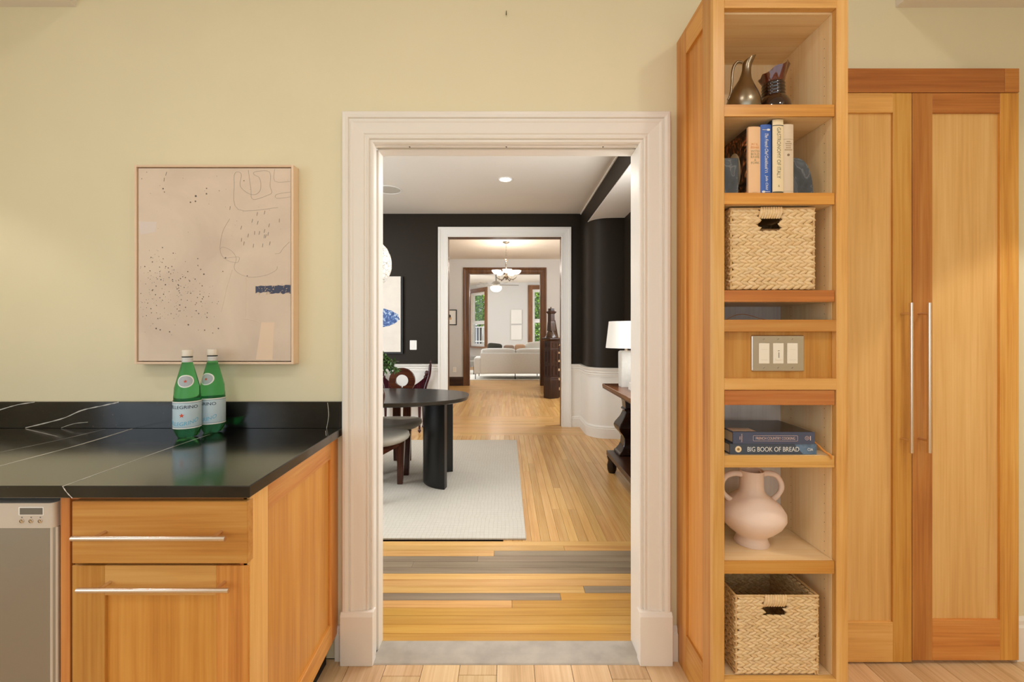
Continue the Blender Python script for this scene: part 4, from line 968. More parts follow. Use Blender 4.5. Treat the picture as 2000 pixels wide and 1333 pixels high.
# --- two cookbooks lying flat
def flat_book(label, x0, x1, y0, y1, z0, z1, cover, group, rot):
    t = thing('cookbook', label, 'book', ((x0+x1)/2, (y0+y1)/2, z0), group, rot)
    w_, d_, h_ = (x1-x0)/2, (y1-y0)/2, z1-z0
    def P(nm, mb, mat, par=t): return mk(nm, mb, mat, par, local=True)
    P('spine', B(-w_, w_, -d_, -d_+.004, 0, h_), cover); P('cover', B(-w_, w_, -d_+.004, d_, h_-.003, h_), cover); P('cover', B(-w_, w_, -d_+.004, d_, 0, .003), cover)
    P('pages', B(-w_+.004, w_-.004, -d_+.004, d_-.004, .003, h_-.003), PAGES)
    return t, P
gg = 'cookbooks lying flat under the switch panel'
SLB = pm('slate_blue_cover', (78, 84, 106), .35); SLB2 = pm('grey_blue_cover', (72, 80, 92), .35)
def ftext(P, body, w_, h_, x, y, z, mat, rot=0, nm='title_lettering'):
    c, s = math.cos(rot), math.sin(rot)
    P(nm, text_mb(body, .012, w_, h_, .0001).map(lambda v: (x+v.x*c-v.y*s, y-.0006-v.z, z+v.x*s+v.y*c)), mat)
INK2 = pm('rose_ink', (226, 196, 184), .5)
t, P = flat_book('grey blue cookbook with bold white capitals, under another cookbook', .737, 1.023, 1.4555, 1.67, .8868, .9213, SLB2, gg, .0)
d_ = (1.67-1.4555)/2
ftext(P, 'BIG BOOK OF BREAD', .170, .0155, .0, -d_, .0172, INKW)
P('emblem', MB().prism([(-.115+.0105*math.cos(2*PI*i/20), .0172+.0105*math.sin(2*PI*i/20)) for i in range(20)], 'y', -d_-.0004, -d_), CREAM)
P('emblem_centre', MB().prism([(-.115+.0045*math.cos(2*PI*i/14), .0172+.0045*math.sin(2*PI*i/14)) for i in range(14)], 'y', -d_-.0008, -d_-.0003), pm('ochre_ink', (160, 120, 70), .5))
P('photo_strip', MB().prism([(.070, .034), (.143, .034), (.143, .0008), (.098, .0008)], 'y', -d_-.0003, -d_), pm('blue_photo', (98, 122, 146), .4, noise=.35, nscale=60))
ftext(P, 'CIA', .018, .009, .122, -d_, .0165, INKW)
t, P = flat_book('slate blue cookbook with boxed title on top of the flat pair', .7495, 1.0165, 1.4545, 1.655, .9217, .9605, SLB, gg, -.015)
d_ = (1.655-1.4545)/2
ftext(P, 'FRENCH COUNTRY COOKING', .128, .0088, .005, -d_, .0185, INK2)
m = MB(); q = rrect(.145, .0175, .002)
m.tube([(.005+p[0], -d_-.0003, .0185+p[1]) for p in q+[q[0]]], .0005, 5)
P('title_box', m, INK2)
ftext(P, 'MIMI\nTHORISSON', .028, .010, -.108, -d_, .019, INK2, PI/2)
P('spine_emblem', MB().tube([(.108+.0062*math.cos(2*PI*i/16), -d_-.0003, .0195+.0062*math.sin(2*PI*i/16)) for i in range(17)], .0006, 5), INK2)
ftext(P, '*', .006, .006, .108, -d_, .0195, INK2); P('spine_mark', B(.118, .1205, -d_-.0004, -d_, .012, .0265), INK2)
P('cover_photo', B(-.130, .131, -d_+.006, d_-.002, .0388, .0391), pm('dark_cover_photo', (46, 36, 32), .22, noise=.7, nscale=14))
P('cover_photo_plate', B(-.128, -.052, -d_+.012, -d_+.062, .0391, .0393), pm('tan_photo', (196, 160, 124), .3, noise=.2, nscale=80))

# --- pale pink vase with two handles
PINK = pm('matte_pink_ceramic', (240, 212, 192), .7, bump=.1, bscale=220)
cx, cy, cz = .873, 1.572, .5415
pv = thing('amphora_vase', 'matte pale pink amphora vase with two looped handles', 'vase', (cx, cy, cz))
prof = [(.056, 0), (.057, .004), (.053, .014), (.049, .026), (.053, .034), (.074, .050), (.096, .072), (.1085, .096), (.108, .116), (.094, .140), (.070, .160), (.050, .174), (.0415, .184), (.039, .20), (.0385, .238), (.040, .250), (.0415, .256), (.040, .2585), (.036, .2575), (.033, .25), (.033, .20)]
mk('body', MB().lathe(prof, (cx, cy, cz), 44), PINK, pv, smooth=60)
for s_ in (-1, 1):
    pts = [(cx+s_*.030, cy, cz+.243), (cx+s_*.060, cy, cz+.246), (cx+s_*.088, cy, cz+.238), (cx+s_*.105, cy, cz+.212), (cx+s_*.104, cy, cz+.185), (cx+s_*.088, cy, cz+.163), (cx+s_*.066, cy, cz+.148)]
    mk('handle', MB().tube(pts, [.0115, .0095, .010, .0085, .0098, .0082, .0095, .009], 12, smooth=6), PINK, pv, smooth=70)

# ================================================================== tall pantry cabinet
DYF = 1.7135
pc = thing('pantry_cabinet', 'tall built-in cherry wood pantry cabinet with double doors', 'cabinet', (1.56, YW+.1, 0))
mk('carcass', B(1.120, 1.990, 1.7345, YB-.002, .006, 2.305), cherry('z'), pc)
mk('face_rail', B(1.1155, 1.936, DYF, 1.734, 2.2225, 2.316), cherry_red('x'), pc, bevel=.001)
mk('face_rail', B(1.9365, 1.992, DYF, 1.734, 2.2225, 2.316), cherry('x'), pc, bevel=.001)
mk('face_stile', B(1.1155, 1.164, DYF, 1.734, .008, 2.222), cherry('z'), pc, bevel=.001)
def pantry_door(x0, x1, z0, z1, zr, hx, st, tops):
    d = mk('door', B(x0, x1, DYF+.010, DYF+.020, z0, z1), cherry_panel_lit('z'), pc)
    for (a, b, c, e, ax, mt) in ((x0, x0+.078, z0, z1, 'z', st[0]), (x1-.073, x1, z0, z1, 'z', st[1]), (x0+.078, x1-.073, 2.144, z1, 'x', tops), (x0+.078, x1-.073, z0, zr, 'x', st[2])):
        mk('stile' if ax == 'z' else 'rail', B(a, b, DYF, DYF+.020, c, e), mt(ax), d, bevel=.0011)
    bar_pull(hx, hx, DYF-.042, (.833, 1.402), DYF+.002, (.878, 1.361), d, .0068, True)
pantry_door(1.166, 1.5745, .008, 2.220, .163, 1.533, (cherry, cherry, fir), fir)
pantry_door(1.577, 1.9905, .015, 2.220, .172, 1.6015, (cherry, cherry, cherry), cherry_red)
# ================================================================== DINING ROOM
RUG, nt, b_ = nodes('ivory_checked_rug'); N = nt.nodes.new; L = nt.links.new
tc = N('ShaderNodeTexCoord'); nz = N('ShaderNodeTexNoise'); nz.inputs['Scale'].default_value = 7; L(tc.outputs['Object'], nz.inputs['Vector'])
vm = N('ShaderNodeVectorMath'); vm.operation = 'MULTIPLY_ADD'; vm.inputs[1].default_value = (.035, .035, 0); L(nz.outputs['Color'], vm.inputs[0]); L(tc.outputs['Object'], vm.inputs[2])
br = N('ShaderNodeTexBrick'); br.offset = 0; br.inputs['Scale'].default_value = 1; br.inputs['Mortar Size'].default_value = .0016; br.inputs['Mortar Smooth'].default_value = .6; br.inputs['Brick Width'].default_value = .026; br.inputs['Row Height'].default_value = .034
br.inputs['Color1'].default_value = (*lin((212, 204, 189)), 1); br.inputs['Color2'].default_value = (*lin((206, 198, 182)), 1); br.inputs['Mortar'].default_value = (*lin((172, 162, 144)), 1)
L(vm.outputs[0], br.inputs['Vector'])
n2 = N('ShaderNodeTexNoise'); n2.inputs['Scale'].default_value = 16; n2.inputs['Detail'].default_value = 5; L(tc.outputs['Object'], n2.inputs['Vector'])
mx = N('ShaderNodeMix'); mx.data_type = 'RGBA'; L(n2.outputs['Fac'], mx.inputs[0]); L(br.outputs['Color'], mx.inputs[6]); mx.inputs[7].default_value = (*lin((210, 202, 187)), 1)
L(mx.outputs[2], b_.inputs['Base Color']); b_.inputs['Roughness'].default_value = .95
n3 = N('ShaderNodeTexNoise'); n3.inputs['Scale'].default_value = 260; L(tc.outputs['Object'], n3.inputs['Vector']); u = N('ShaderNodeBump'); u.inputs['Strength'].default_value = .4; u.inputs['Distance'].default_value = .003; L(n3.outputs['Fac'], u.inputs['Height']); L(u.outputs[0], b_.inputs['Normal'])
mk('area_rug', B(-2.6, .122, 2.738, 5.245, .0005, .013), RUG, bevel=.004, seg=2, label='ivory wool rug with thin grey checks under the dining table', cat='rug')
RT = .0132
# --- oval table
TBLK = wood('ebonised_ash', (20, 20, 18), (32, 31, 28), (44, 42, 38), 'x', .42, .05, 1.2, .06, .6)
TCX, TCY, TA, TB_ = -1.235, 3.80, .912, .462
tb = thing('dining_table', 'black oval dining table on curved crescent legs', 'table', (TCX, TCY, RT))
def sup(a, b, n=2.5, k=72): return [(TCX+a*math.copysign(abs(math.cos(t))**(2/n), math.cos(t)), TCY+b*math.copysign(abs(math.sin(t))**(2/n), math.sin(t))) for t in [2*PI*i/k for i in range(k)]]
mk('tabletop', MB().loft([[(x, y, z) for x, y in sup(TA-d, TB_-d)] for (z, d) in ((.712, .03), (.722, .006), (.748, 0), (.7505, .003))]), TBLK, tb, smooth=18)
LEGB = pm('ebonised_leg', (18, 17, 16), .34)
for sg in (1, -1):
    c = (TCX+sg*.785, TCY+.04); P = []
    for i in range(19): a = math.radians(101+158*i/18); P.append((c[0]+sg*.270*math.cos(a), c[1]+.270*math.sin(a)))
    for i in range(19): a = math.radians(259-158*i/18); P.append((c[0]+sg*.205*math.cos(a), c[1]+.205*math.sin(a)))
    mk('leg', MB().prism(P, 'z', RT, .7125), LEGB, tb, bevel=.003, smooth=30)
# --- keyhole-back chairs
SEATF = pm('oatmeal_leather', (178, 168, 150), .5, bump=.15, bscale=120)
def keyhole_chair(loc, rz, label):
    t = thing('dining_chair', label, 'chair', loc, 'keyhole back dining chairs', rz)
    def P(nm, mb, mat, **k): return mk(nm, mb, mat, t, local=True, **k)
    rings = []
    for (r, z) in ((.0, .392), (.15, .390), (.215, .396), (.243, .412), (.250, .428), (.244, .444), (.222, .456), (.17, .452), (.10, .446), (0, .444)):
        rings.append([(r*math.cos(a), r*math.sin(a)*.98, z+.022*(r/.25)**2*math.cos(a)**2*(1 if z > .43 else .55)) for a in [2*PI*j/40 for j in range(40)]])
    P('seat', MB().loft(rings), SEATF, smooth=70)
    for s_ in (-1, 1):
        P('leg', MB().loft([[(s_*.140+dx*.8, .150+dy*.8, 0) for dx, dy in ((-.028, -.022), (.028, -.022), (.028, .022), (-.028, .022))],
                            [(s_*.150+dx, .145+dy, .40) for dx, dy in ((-.032, -.026), (.032, -.026), (.032, .026), (-.032, .026))]]), rosew('z'), bevel=.003)
        P('upright', MB().loft([[(s_*.051+dx, -.300+dy, 0) for dx, dy in ((-.036, -.015), (.036, -.015), (.036, .015), (-.036, .015))],
                                [(s_*.051+dx, -.272+dy, .42) for dx, dy in ((-.0375, -.016), (.0375, -.016), (.0375, .016), (-.0375, .016))],
                                [(s_*.051+dx, -.285+dy, .735) for dx, dy in ((-.0375, -.015), (.0375, -.015), (.0375, .015), (-.0375, .015))]]), rosew('z'), bevel=.003)
        P('seat_rail', MB().beam((s_*.055, -.28, .366), (s_*.145, .13, .366), .024, .062), rosew('y'), bevel=.002)
    P('seat_rail', MB().beam((-.15, .145, .372), (.15, .145, .372), .024, .05), rosew('x'), bevel=.002)
    Pn = [(.129*math.sin(a), .798-.127*math.cos(a)) for a in [math.radians(4+352*i/40) for i in range(41)]]
    Pn += [(.062*math.sin(a), .800-.058*math.cos(a)) for a in [math.radians(352-344*i/32) for i in range(33)]]
    P('ring_back', MB().prism(Pn, 'y', -.302, -.270), rosew('x'), bevel=.003, smooth=30)
    return t
keyhole_chair((-1.035, 4.10, RT), PI, 'keyhole-back chair on the far side of the table, its ring showing above the top')
keyhole_chair((-1.035, 3.57, RT), 0, 'keyhole-back chair tucked in from the doorway side, its round seat foremost')
# --- antique side chair by the charcoal wall
PURP = wood('mahogany_polished', (30, 10, 14), (60, 20, 26), (92, 40, 40), 'z', .12, .05, 1.2, .02)
ax_, ay_ = -1.37, 5.80
ac = thing('antique_chair', 'carved mahogany antique chair with pointed finials against the wainscot', 'chair', (ax_, ay_, 0))
for sx_ in (-1, 1):
    for sy_ in (-1, 1):
        X, Y = ax_+sx_*.255, ay_+sy_*.135
        mk('leg', MB().lathe([(.004, 0), (.020, .022), (.022, .034), (.014, .044), (.013, .06), (.016, .2), (.021, .36), (.024, .42), (.024, .46)], (X, Y, 0), 14), PURP, ac, smooth=50)
    pts = [(ax_+sx_*.255, ay_+.135, .45), (ax_+sx_*.285, ay_+.145, .58), (ax_+sx_*.330, ay_+.15, .72), (ax_+sx_*.345, ay_+.15, .855)]
    po = mk('back_post', MB().tube(pts, [.024, .023, .022, .019], 12, smooth=6), PURP, ac, smooth=60)
    q = pts[-1]
    mk('finial', MB().lathe([(.019, 0), (.013, .01), (.006, .018), (.012, .03), (.016, .04), (.010, .052), (.004, .066), (.001, .078)], (q[0]+sx_*.003, q[1], q[2]-.004), 14), PURP, po, smooth=50)
    mk('scroll', MB().ball((ax_+sx_*.300, ay_+.14, .74), .030, 12, 8, 1, .8, 1.3), PURP, po, smooth=80)
    mk('scroll', MB().ball((ax_+sx_*.278, ay_+.14, .69), .022, 12, 8, 1, .8, 1.2), PURP, po, smooth=80)
mk('seat', B(ax_-.28, ax_+.28, ay_-.16, ay_+.16, .44, .475), PURP, ac, bevel=.008, seg=2)
P = []
for i in range(25): u = -1+2*i/24; P.append((ax_+u*.30, .545+.175*abs(u)**1.9))
P += [(ax_+.30, .60), (ax_+.268, .49), (ax_-.268, .49), (ax_-.30, .60)]
mk('back_panel', MB().prism(P, 'y', ay_+.135, ay_+.155), PURP, ac, smooth=30)
# --- potted greenery on the table
vs_ = thing('leafy_branches', 'green leafy branches drooping from a white vase on the table', 'plant', (-1.22, 3.92, .751))
mk('vase', MB().lathe([(.045, 0), (.06, .01), (.072, .06), (.06, .12), (.035, .15), (.032, .17), (.036, .18), (.030, .178), (.026, .14)], (-1.22, 3.92, .751), 28), pm('white_ceramic', (232, 226, 216), .4), vs_, smooth=60)
LEAF = wood('leaf_green', (34, 66, 22), (70, 108, 44), (120, 148, 84), 'x', .4, .3, 2)
random.seed(14); m = MB(); ms = MB()
def leaf(m, p, d, l, w_):
    d = d.normalized(); s = d.cross(Vector((random.uniform(-.3, .3), random.uniform(-.3, .3), 1))).normalized(); n = s.cross(d)
    P = [p, p+d*l*.35+s*w_*.5+n*.15*w_, p+d*l, p+d*l*.35-s*w_*.5+n*.15*w_, p+d*l*.4-n*.1*w_]
    m.add(P, [(0, 1, 4), (1, 2, 4), (2, 3, 4), (3, 0, 4)])
for k in range(15):
    a = random.uniform(-2.9, .9) if k > 8 else random.uniform(-.9, .8); rr = random.uniform(.16, .28); top = random.uniform(1.0, 1.13)
    b0 = Vector((-1.22, 3.92, .92)); e_ = Vector((-1.22+rr*math.cos(a), 3.92+rr*math.sin(a)*.8, random.choice([top, top-.08, .955])))
    mid = (b0+e_)/2+Vector((0, 0, random.uniform(.06, .13)))
    pts = spline([b0, mid, e_], 9); ms.tube(pts, [.003, .0015], 5)
    for i in range(5, len(pts)):
        for s_ in (-1, 1, 1):
            d = (pts[i]-pts[i-1])+Vector((random.uniform(-1, 1), random.uniform(-1, 1), random.uniform(-.9, .6)))*.03
            leaf(m, pts[i], d, random.uniform(.028, .05), random.uniform(.014, .022))
mk('stems', ms, pm('stem_brown', (82, 70, 40), .6), vs_); mk('leaves', m, LEAF, vs_, kind='stuff')
# --- globe pendant of wire lace
GL = thing('globe_pendant', 'white lacy globe pendant lamp hanging over the dining table', 'pendant lamp', (-1.23, 3.8, 1.65))
LACE, nt, b_ = nodes('lace_globe'); N = nt.nodes.new; L = nt.links.new
tc = N('ShaderNodeTexCoord'); vo = N('ShaderNodeTexVoronoi'); vo.feature = 'DISTANCE_TO_EDGE'; vo.inputs['Scale'].default_value = 24; L(tc.outputs['Object'], vo.inputs['Vector'])
r1 = N('ShaderNodeValToRGB'); e = r1.color_ramp.elements; e[0].position = .01; e[0].color = (*lin((150, 136, 116)), 1); e[1].position = .05; e[1].color = (*lin((246, 240, 230)), 1); L(vo.outputs['Distance'], r1.inputs[0]); L(r1.outputs[0], b_.inputs['Base Color'])
L(r1.outputs[0], b_.inputs['Emission Color']); b_.inputs['Emission Strength'].default_value = .22
u = N('ShaderNodeBump'); u.inputs['Strength'].default_value = .6; u.inputs['Distance'].default_value = .01; L(vo.outputs['Distance'], u.inputs['Height']); L(u.outputs[0], b_.inputs['Normal'])
random.seed(2); g = MB().ball((-1.23, 3.8, 1.884), .235, 40, 26)
g.map(lambda v: Vector((-1.23, 3.8, 1.884))+(v-Vector((-1.23, 3.8, 1.884)))*(1+random.uniform(-.012, .012)))
mk('globe', g, LACE, GL, smooth=80)
mk('cord', MB().tube([(-1.23, 3.8, 2.1), (-1.23, 3.8, 2.9)], .003, 6), WPLATE, GL); mk('canopy', MB().lathe([(.06, 2.914), (.06, 2.90), (.02, 2.885)], (-1.23, 3.8, 0), 20), WPLATE, GL)
# --- painting, switch
dp_ = thing('blue_painting', 'white canvas with a blue painted oval in black frame on the charcoal wall', 'painting', (-1.86, 6.0, 1.02))
mk('canvas', B(-2.296, -1.437, 5.994, 6.03, 1.025, 2.052), pm('primed_canvas', (236, 226, 212), .7, noise=.03, nscale=8), dp_)
for q in (B(-2.324, -2.30, 6.0, 6.038, 1.0, 2.052), B(-1.433, -1.409, 6.0, 6.038, 1.0, 2.052), B(-2.30, -1.433, 6.0, 6.038, 1.0, 1.022)): mk('frame', q, pm('black_frame', (18, 16, 14), .5), dp_)
BL, nt, b_ = nodes('cobalt_impasto'); N = nt.nodes.new; L = nt.links.new
tc = N('ShaderNodeTexCoord'); n1 = N('ShaderNodeTexNoise'); n1.inputs['Scale'].default_value = 9; n1.inputs['Detail'].default_value = 3; n1.inputs['Distortion'].default_value = 3; L(tc.outputs['Object'], n1.inputs['Vector'])
r1 = N('ShaderNodeValToRGB'); e = r1.color_ramp.elements; e[0].position = .36; e[0].color = (*lin((30, 62, 120)), 1); e[1].position = .68; e[1].color = (*lin((206, 214, 224)), 1); k = e.new(.52); k.color = (*lin((56, 96, 160)), 1); k = e.new(.58); k.color = (*lin((150, 176, 206)), 1)
L(n1.outputs['Fac'], r1.inputs[0]); L(r1.outputs[0], b_.inputs['Base Color']); b_.inputs['Roughness'].default_value = .4
random.seed(4)
mk('blue_oval', MB().prism([(-1.80+(.345+random.uniform(-.012, .012))*math.cos(2*PI*i/60), 1.487+(.135+random.uniform(-.006, .006))*math.sin(2*PI*i/60)) for i in range(60)], 'y', 5.991, 5.996), BL, dp_)
so = thing('wall_switch', 'white switch plate on the charcoal wall beside the painting', 'light switch', (-1.273, 6.035, 1.055))
mk('plate', MB().prism([(-1.273+p[0], 1.118+p[1]) for p in rrect(.094, .13, .008)], 'y', 6.032, 6.0395), WPLATE, so, bevel=.001)
mk('rocker', B(-1.29, -1.256, 6.029, 6.032, 1.085, 1.151), WPLATE, so, bevel=.001)
# --- ceiling: recessed light and speaker
dl = thing('recessed_light', 'round lit recessed downlight in the dining room ceiling', 'ceiling light', (-.01, 4.68, 2.89))
mk('trim_ring', MB().loft([[(-.01+r*math.cos(2*PI*j/32), 4.68+r*math.sin(2*PI*j/32), z) for j in range(32)] for (r, z) in ((.078, 2.9155), (.076, 2.911), (.062, 2.910), (.060, 2.9155))]), WPLATE, dl, smooth=40)
mk('lens', MB().lathe([(.0605, 2.9125), (.0605, 2.9135)], (-.01, 4.68, 0), 28), emis('downlight_glow', (255, 240, 214), 6), dl)
cs = thing('ceiling_speaker', 'round white in-ceiling speaker grille', 'speaker', (-1.345, 5.02, 2.905))
mk('rim', MB().loft([[(-1.345+r*math.cos(2*PI*j/36), 5.02+r*math.sin(2*PI*j/36), z) for j in range(36)] for (r, z) in ((.150, 2.9155), (.149, 2.910), (.140, 2.909), (.138, 2.9155))]), WPLATE, cs, smooth=40)
mk('grille', MB().lathe([(.1375, 2.9125), (.1375, 2.914)], (-1.345, 5.02, 0), 36), pm('speaker_mesh', (196, 185, 168), .7, noise=.06, nscale=300), cs)
# --- console table with lamp
CXA, CXB, CYA, CYB, CZT = .921, 1.405, 2.30, 4.24, .80
co = thing('console_table', 'dark wooden console table with carved baluster legs along the alcove', 'table', ((CXA+CXB)/2, (CYA+CYB)/2, 0))
CT = wood('dark_console', (34, 18, 10), (58, 32, 18), (84, 50, 30), 'y', .28, .05, 1, .03)
CL = wood('console_leg', (22, 11, 8), (36, 19, 13), (56, 31, 20), 'z', .22, .05, 1, .03)
mk('tabletop', B(CXA, CXB, CYA, CYB, CZT-.03, CZT), wood('console_top', (74, 40, 20), (112, 66, 36), (138, 88, 52), 'y', .26, .05, 1, .03), co, bevel=.003)
mk('apron', B(CXA+.003, CXB-.003, CYA+.003, CYB-.003, CZT-.042, CZT-.0302), CT, co)
mk('lower_shelf', B(CXA+.012, CXB-.012, CYA+.06, CYB-.12, .148, .192), CT, co, bevel=.004)
for yy in (CYB-.24, CYA+.26):
    X = (CXA+CXB)/2; rings = []
    for (hw, z) in ((.165, .192), (.165, .212), (.150, .222), (.128, .255), (.114, .290), (.110, .345), (.122, .37), (.158, .41), (.168, .44), (.158, .468), (.118, .525), (.097, .575), (.096, .588), (.110, .592), (.110, .604), (.098, .61), (.101, .66), (.112, .70), (.135, .745), (.145, .759)):
        rings.append([(X+sx_*hw, yy+sy_*hw*.62, z) for sx_, sy_ in ((-1, -1), (1, -1), (1, 1), (-1, 1))])
    mk('leg', MB().loft(rings), CL, co, bevel=.006, smooth=20)
for xx in (CXA+.05, CXB-.05):
    for yy in (CYA+.11, CYB-.18): mk('foot', MB().lathe([(.030, 0), (.042, .03), (.045, .07), (.036, .11), (.046, .149)], (xx, yy, 0), 16), CL, co, smooth=40)
lp = thing('table_lamp', 'white table lamp with tapered drum shade on the console', 'lamp', (1.085, 4.0, CZT))
mk('base', MB().loft([[(1.085+p[0]*k, 4.0+p[1]*k, CZT+z) for p in rrect(.118, .118, .012)] for (z, k) in ((.0005, .94), (.01, .97), (.30, 1.0), (.315, .98), (.325, .8))]), pm('limed_ceramic', (222, 216, 204), .6, noise=.06, nscale=25), lp, smooth=40)
mk('neck', MB().lathe([(.018, .325), (.012, .332), (.012, .40)], (1.085, 4.0, CZT), 14), NICKEL, lp, smooth=40)
mk('shade', MB().loft([[(1.085+r*math.cos(2*PI*j/40), 4.0+r*math.sin(2*PI*j/40), CZT+z) for j in range(40)] for (r, z) in ((.181, .350), (.153, .590), (.150, .590), (.178, .350))], cap=False), pm('linen_shade', (244, 238, 228), .8, bump=.1, bscale=300), lp, smooth=30)
WBK = pm('white_book', (236, 230, 220), .5)
gw = 'white books stacked on the console'
for k, (z0, h, dx, dd, lab) in enumerate(((CZT+.0005, .032, 0, 0, 'thicker white coffee table book lying on the console'), (CZT+.033, .026, .006, -.012, 'thinner white coffee table book on top of its pair'))):
    x0, x1, y0, y1 = 1.050+dx, 1.30+dx, 3.50+dd, 3.80+dd
    t = thing('white_book', lab, 'book', ((x0+x1)/2, (y0+y1)/2, z0), gw)
    mk('cover', B(x0, x1, y0, y1, z0, z0+.003), WBK, t); mk('cover', B(x0, x1, y0, y1, z0+h-.003, z0+h), WBK, t); mk('spine', B(x0, x0+.003, y0, y1, z0+.003, z0+h-.003), WBK, t)
    mk('pages', B(x0+.003, x1-.006, y0+.005, y1-.005, z0+.003, z0+h-.003), PAGES, t)
TANB = pm('tan_leather_box', (158, 84, 40), .5, noise=.1, nscale=20)
for k, (x0, x1, y0, y1, z0, h, lab) in enumerate(((1.035, 1.32, 3.25, 3.62, .1925, .085, 'wider tan leather box on the lower console shelf'), (1.062, 1.30, 3.28, 3.58, .278, .06, 'smaller tan leather box stacked on the wider one'))):
    t = thing('leather_box', lab, 'box', ((x0+x1)/2, (y0+y1)/2, z0), 'tan boxes under the console')
    mk('body', B(x0, x1, y0, y1, z0, z0+h*.68), TANB, t, bevel=.003); mk('lid', B(x0-.003, x1+.003, y0-.003, y1+.003, z0+h*.68, z0+h), TANB, t, bevel=.003)

# ================================================================== HALL
# chandelier
KX, KY = -.005, 8.67
IRON = pm('antique_nickel', (150, 140, 126), .3, 1); OPAL = emis('opal_glass', (255, 246, 232), 1.6)
ch = thing('chandelier', 'five-arm chandelier with upturned white glass bowls in the hall', 'chandelier', (KX, KY, 2.3))
mk('canopy', MB().lathe([(.068, 3.069), (.066, 3.055), (.03, 3.04), (.012, 3.035)], (KX, KY, 0), 20), IRON, ch, smooth=40)
m = MB()
for k in range(11):
    z = 3.02-k*.026; a = (k % 2)*PI/2
    m.tube([(KX+.009*math.cos(t)*math.cos(a), KY+.009*math.cos(t)*math.sin(a), z+.016*math.sin(t)) for t in [2*PI*i/10 for i in range(11)]], .0022, 5)
mk('chain', m, IRON, ch)
mk('stem', MB().lathe([(.004, 2.745), (.02, 2.73), (.008, 2.71), (.026, 2.69), (.010, 2.665), (.016, 2.62), (.014, 2.50), (.018, 2.44), (.05, 2.40), (.055, 2.385), (.02, 2.365), (.012, 2.345), (.016, 2.335), (.002, 2.318)], (KX, KY, 0), 18), IRON, ch, smooth=50)
m = MB()
for k in range(4):
    a = PI/4+k*PI/2; c_, s_ = math.cos(a), math.sin(a)
    m.tube([(KX+r*c_, KY+r*s_, z) for r, z in ((.006, 2.69), (.03, 2.70), (.045, 2.72), (.035, 2.74), (.025, 2.73))], .004, 5, smooth=4)
mk('scroll_collar', m, IRON, ch)
for k in range(5):
    a = PI*1.5+.10+2*PI*k/5; c_, s_ = math.cos(a), math.sin(a); f = lambda r, z: (KX+r*c_, KY+r*s_, z)
    am = mk('arm', MB().tube([f(.04, 2.385), f(.09, 2.34), f(.14, 2.335), f(.19, 2.36), f(.205, 2.40), f(.205, 2.425)], .009, 8, smooth=5), IRON, ch, smooth=50)
    mk('drop', MB().ball(f(.14, 2.325), .014, 8, 6), IRON, am)
    q = f(.205, 0)
    bl = mk('shade', MB().lathe([(.02, 2.425), (.055, 2.44), (.082, 2.468), (.096, 2.502), (.093, 2.502), (.078, 2.472), (.05, 2.447), (.015, 2.435)], q, 24), OPAL, ch, smooth=60)
    mk('bulb', MB().ball((q[0], q[1], 2.49), .026, 10, 8), emis('bulb_glow_%d' % k, (255, 232, 190), 14), bl, smooth=80)
    light('chandelier_bulb', 'POINT', (q[0], q[1], 2.535), 5.0, (1, .93, .84), .02)
# framed print and outlet on the hall's far wall
fp = thing('framed_print', 'small black framed print on the hall wall', 'picture', (-1.34, HY-.02, 1.48))
mk('backing', B(-1.57, -1.22, HY-.014, HY-.001, 1.49, 1.825), pm('print_paper', (240, 236, 226), .6), fp)
for q in (B(-1.59, -1.57, HY-.025, HY-.001, 1.47, 1.845), B(-1.22, -1.20, HY-.025, HY-.001, 1.47, 1.845), B(-1.57, -1.22, HY-.025, HY-.001, 1.47, 1.49), B(-1.57, -1.22, HY-.025, HY-.001, 1.825, 1.845)): mk('frame', q, MATS['black_frame'], fp)
mk('print_shape', MB().prism([(-1.385+.04*math.cos(2*PI*i/16), 1.685+.045*math.sin(2*PI*i/16)) for i in range(16)], 'y', HY-.016, HY-.0138), BLACKP, fp)
mk('print_shape', B(-1.375, -1.33, HY-.016, HY-.0138, 1.60, 1.665), pm('print_tan', (220, 180, 130), .6), fp)
mk('print_shape', MB().prism([(-1.40+.016*math.cos(2*PI*i/12), 1.615+.018*math.sin(2*PI*i/12)) for i in range(12)], 'y', HY-.016, HY-.0138), BLACKP, fp)
ho = thing('hall_outlet', 'white outlet low on the hall wall', 'outlet', (-1.255, HY-.004, .34))
mk('plate', B(-1.295, -1.215, HY-.007, HY-.0005, .33, .45), WPLATE, ho, bevel=.001); mk('receptacle', B(-1.275, -1.235, HY-.0085, HY-.007, .35, .43), PLATE, ho, bevel=.001)
# newel post, turned on its axis
nw = thing('newel_post', 'carved dark wood stair newel post with panelled box base', 'newel post', (.885, 8.70, 0), rotz=math.radians(33))
def NP(nm, mb, mat, par=nw, **k): return mk(nm, mb, mat, par, local=True, **k)
NPM = walnut('z'); NPC = wood('carved_walnut', (26, 14, 6), (64, 40, 20), (110, 76, 42), 'z', .3, .1, 4, .4)
def sq(h, z): return [(-h, -h, z), (h, -h, z), (h, h, z), (-h, h, z)]
NP('plinth', MB().loft([sq(.108, 0), sq(.108, .36), sq(.10, .385)]), NPM, bevel=.003)
bx_ = NP('box', MB().loft([sq(.099, .38), sq(.099, 1.13)]), NPM, bevel=.002)
for (z0, z1) in ((1.00, 1.09), (.70, .93), (.44, .64)):
    for a in range(4):
        R = Matrix.Rotation(a*PI/2, 4, 'Z')
        m = MB()
        for q in (B(-.055, .055, -.106, -.098, z0, z0+.016), B(-.055, .055, -.106, -.098, z1-.016, z1), B(-.055, -.04, -.106, -.098, z0+.016, z1-.016), B(.04, .055, -.106, -.098, z0+.016, z1-.016)): m.add(q.v, q.f)
        NP('panel_moulding', m.map(lambda v: R @ v), NPM, bx_)
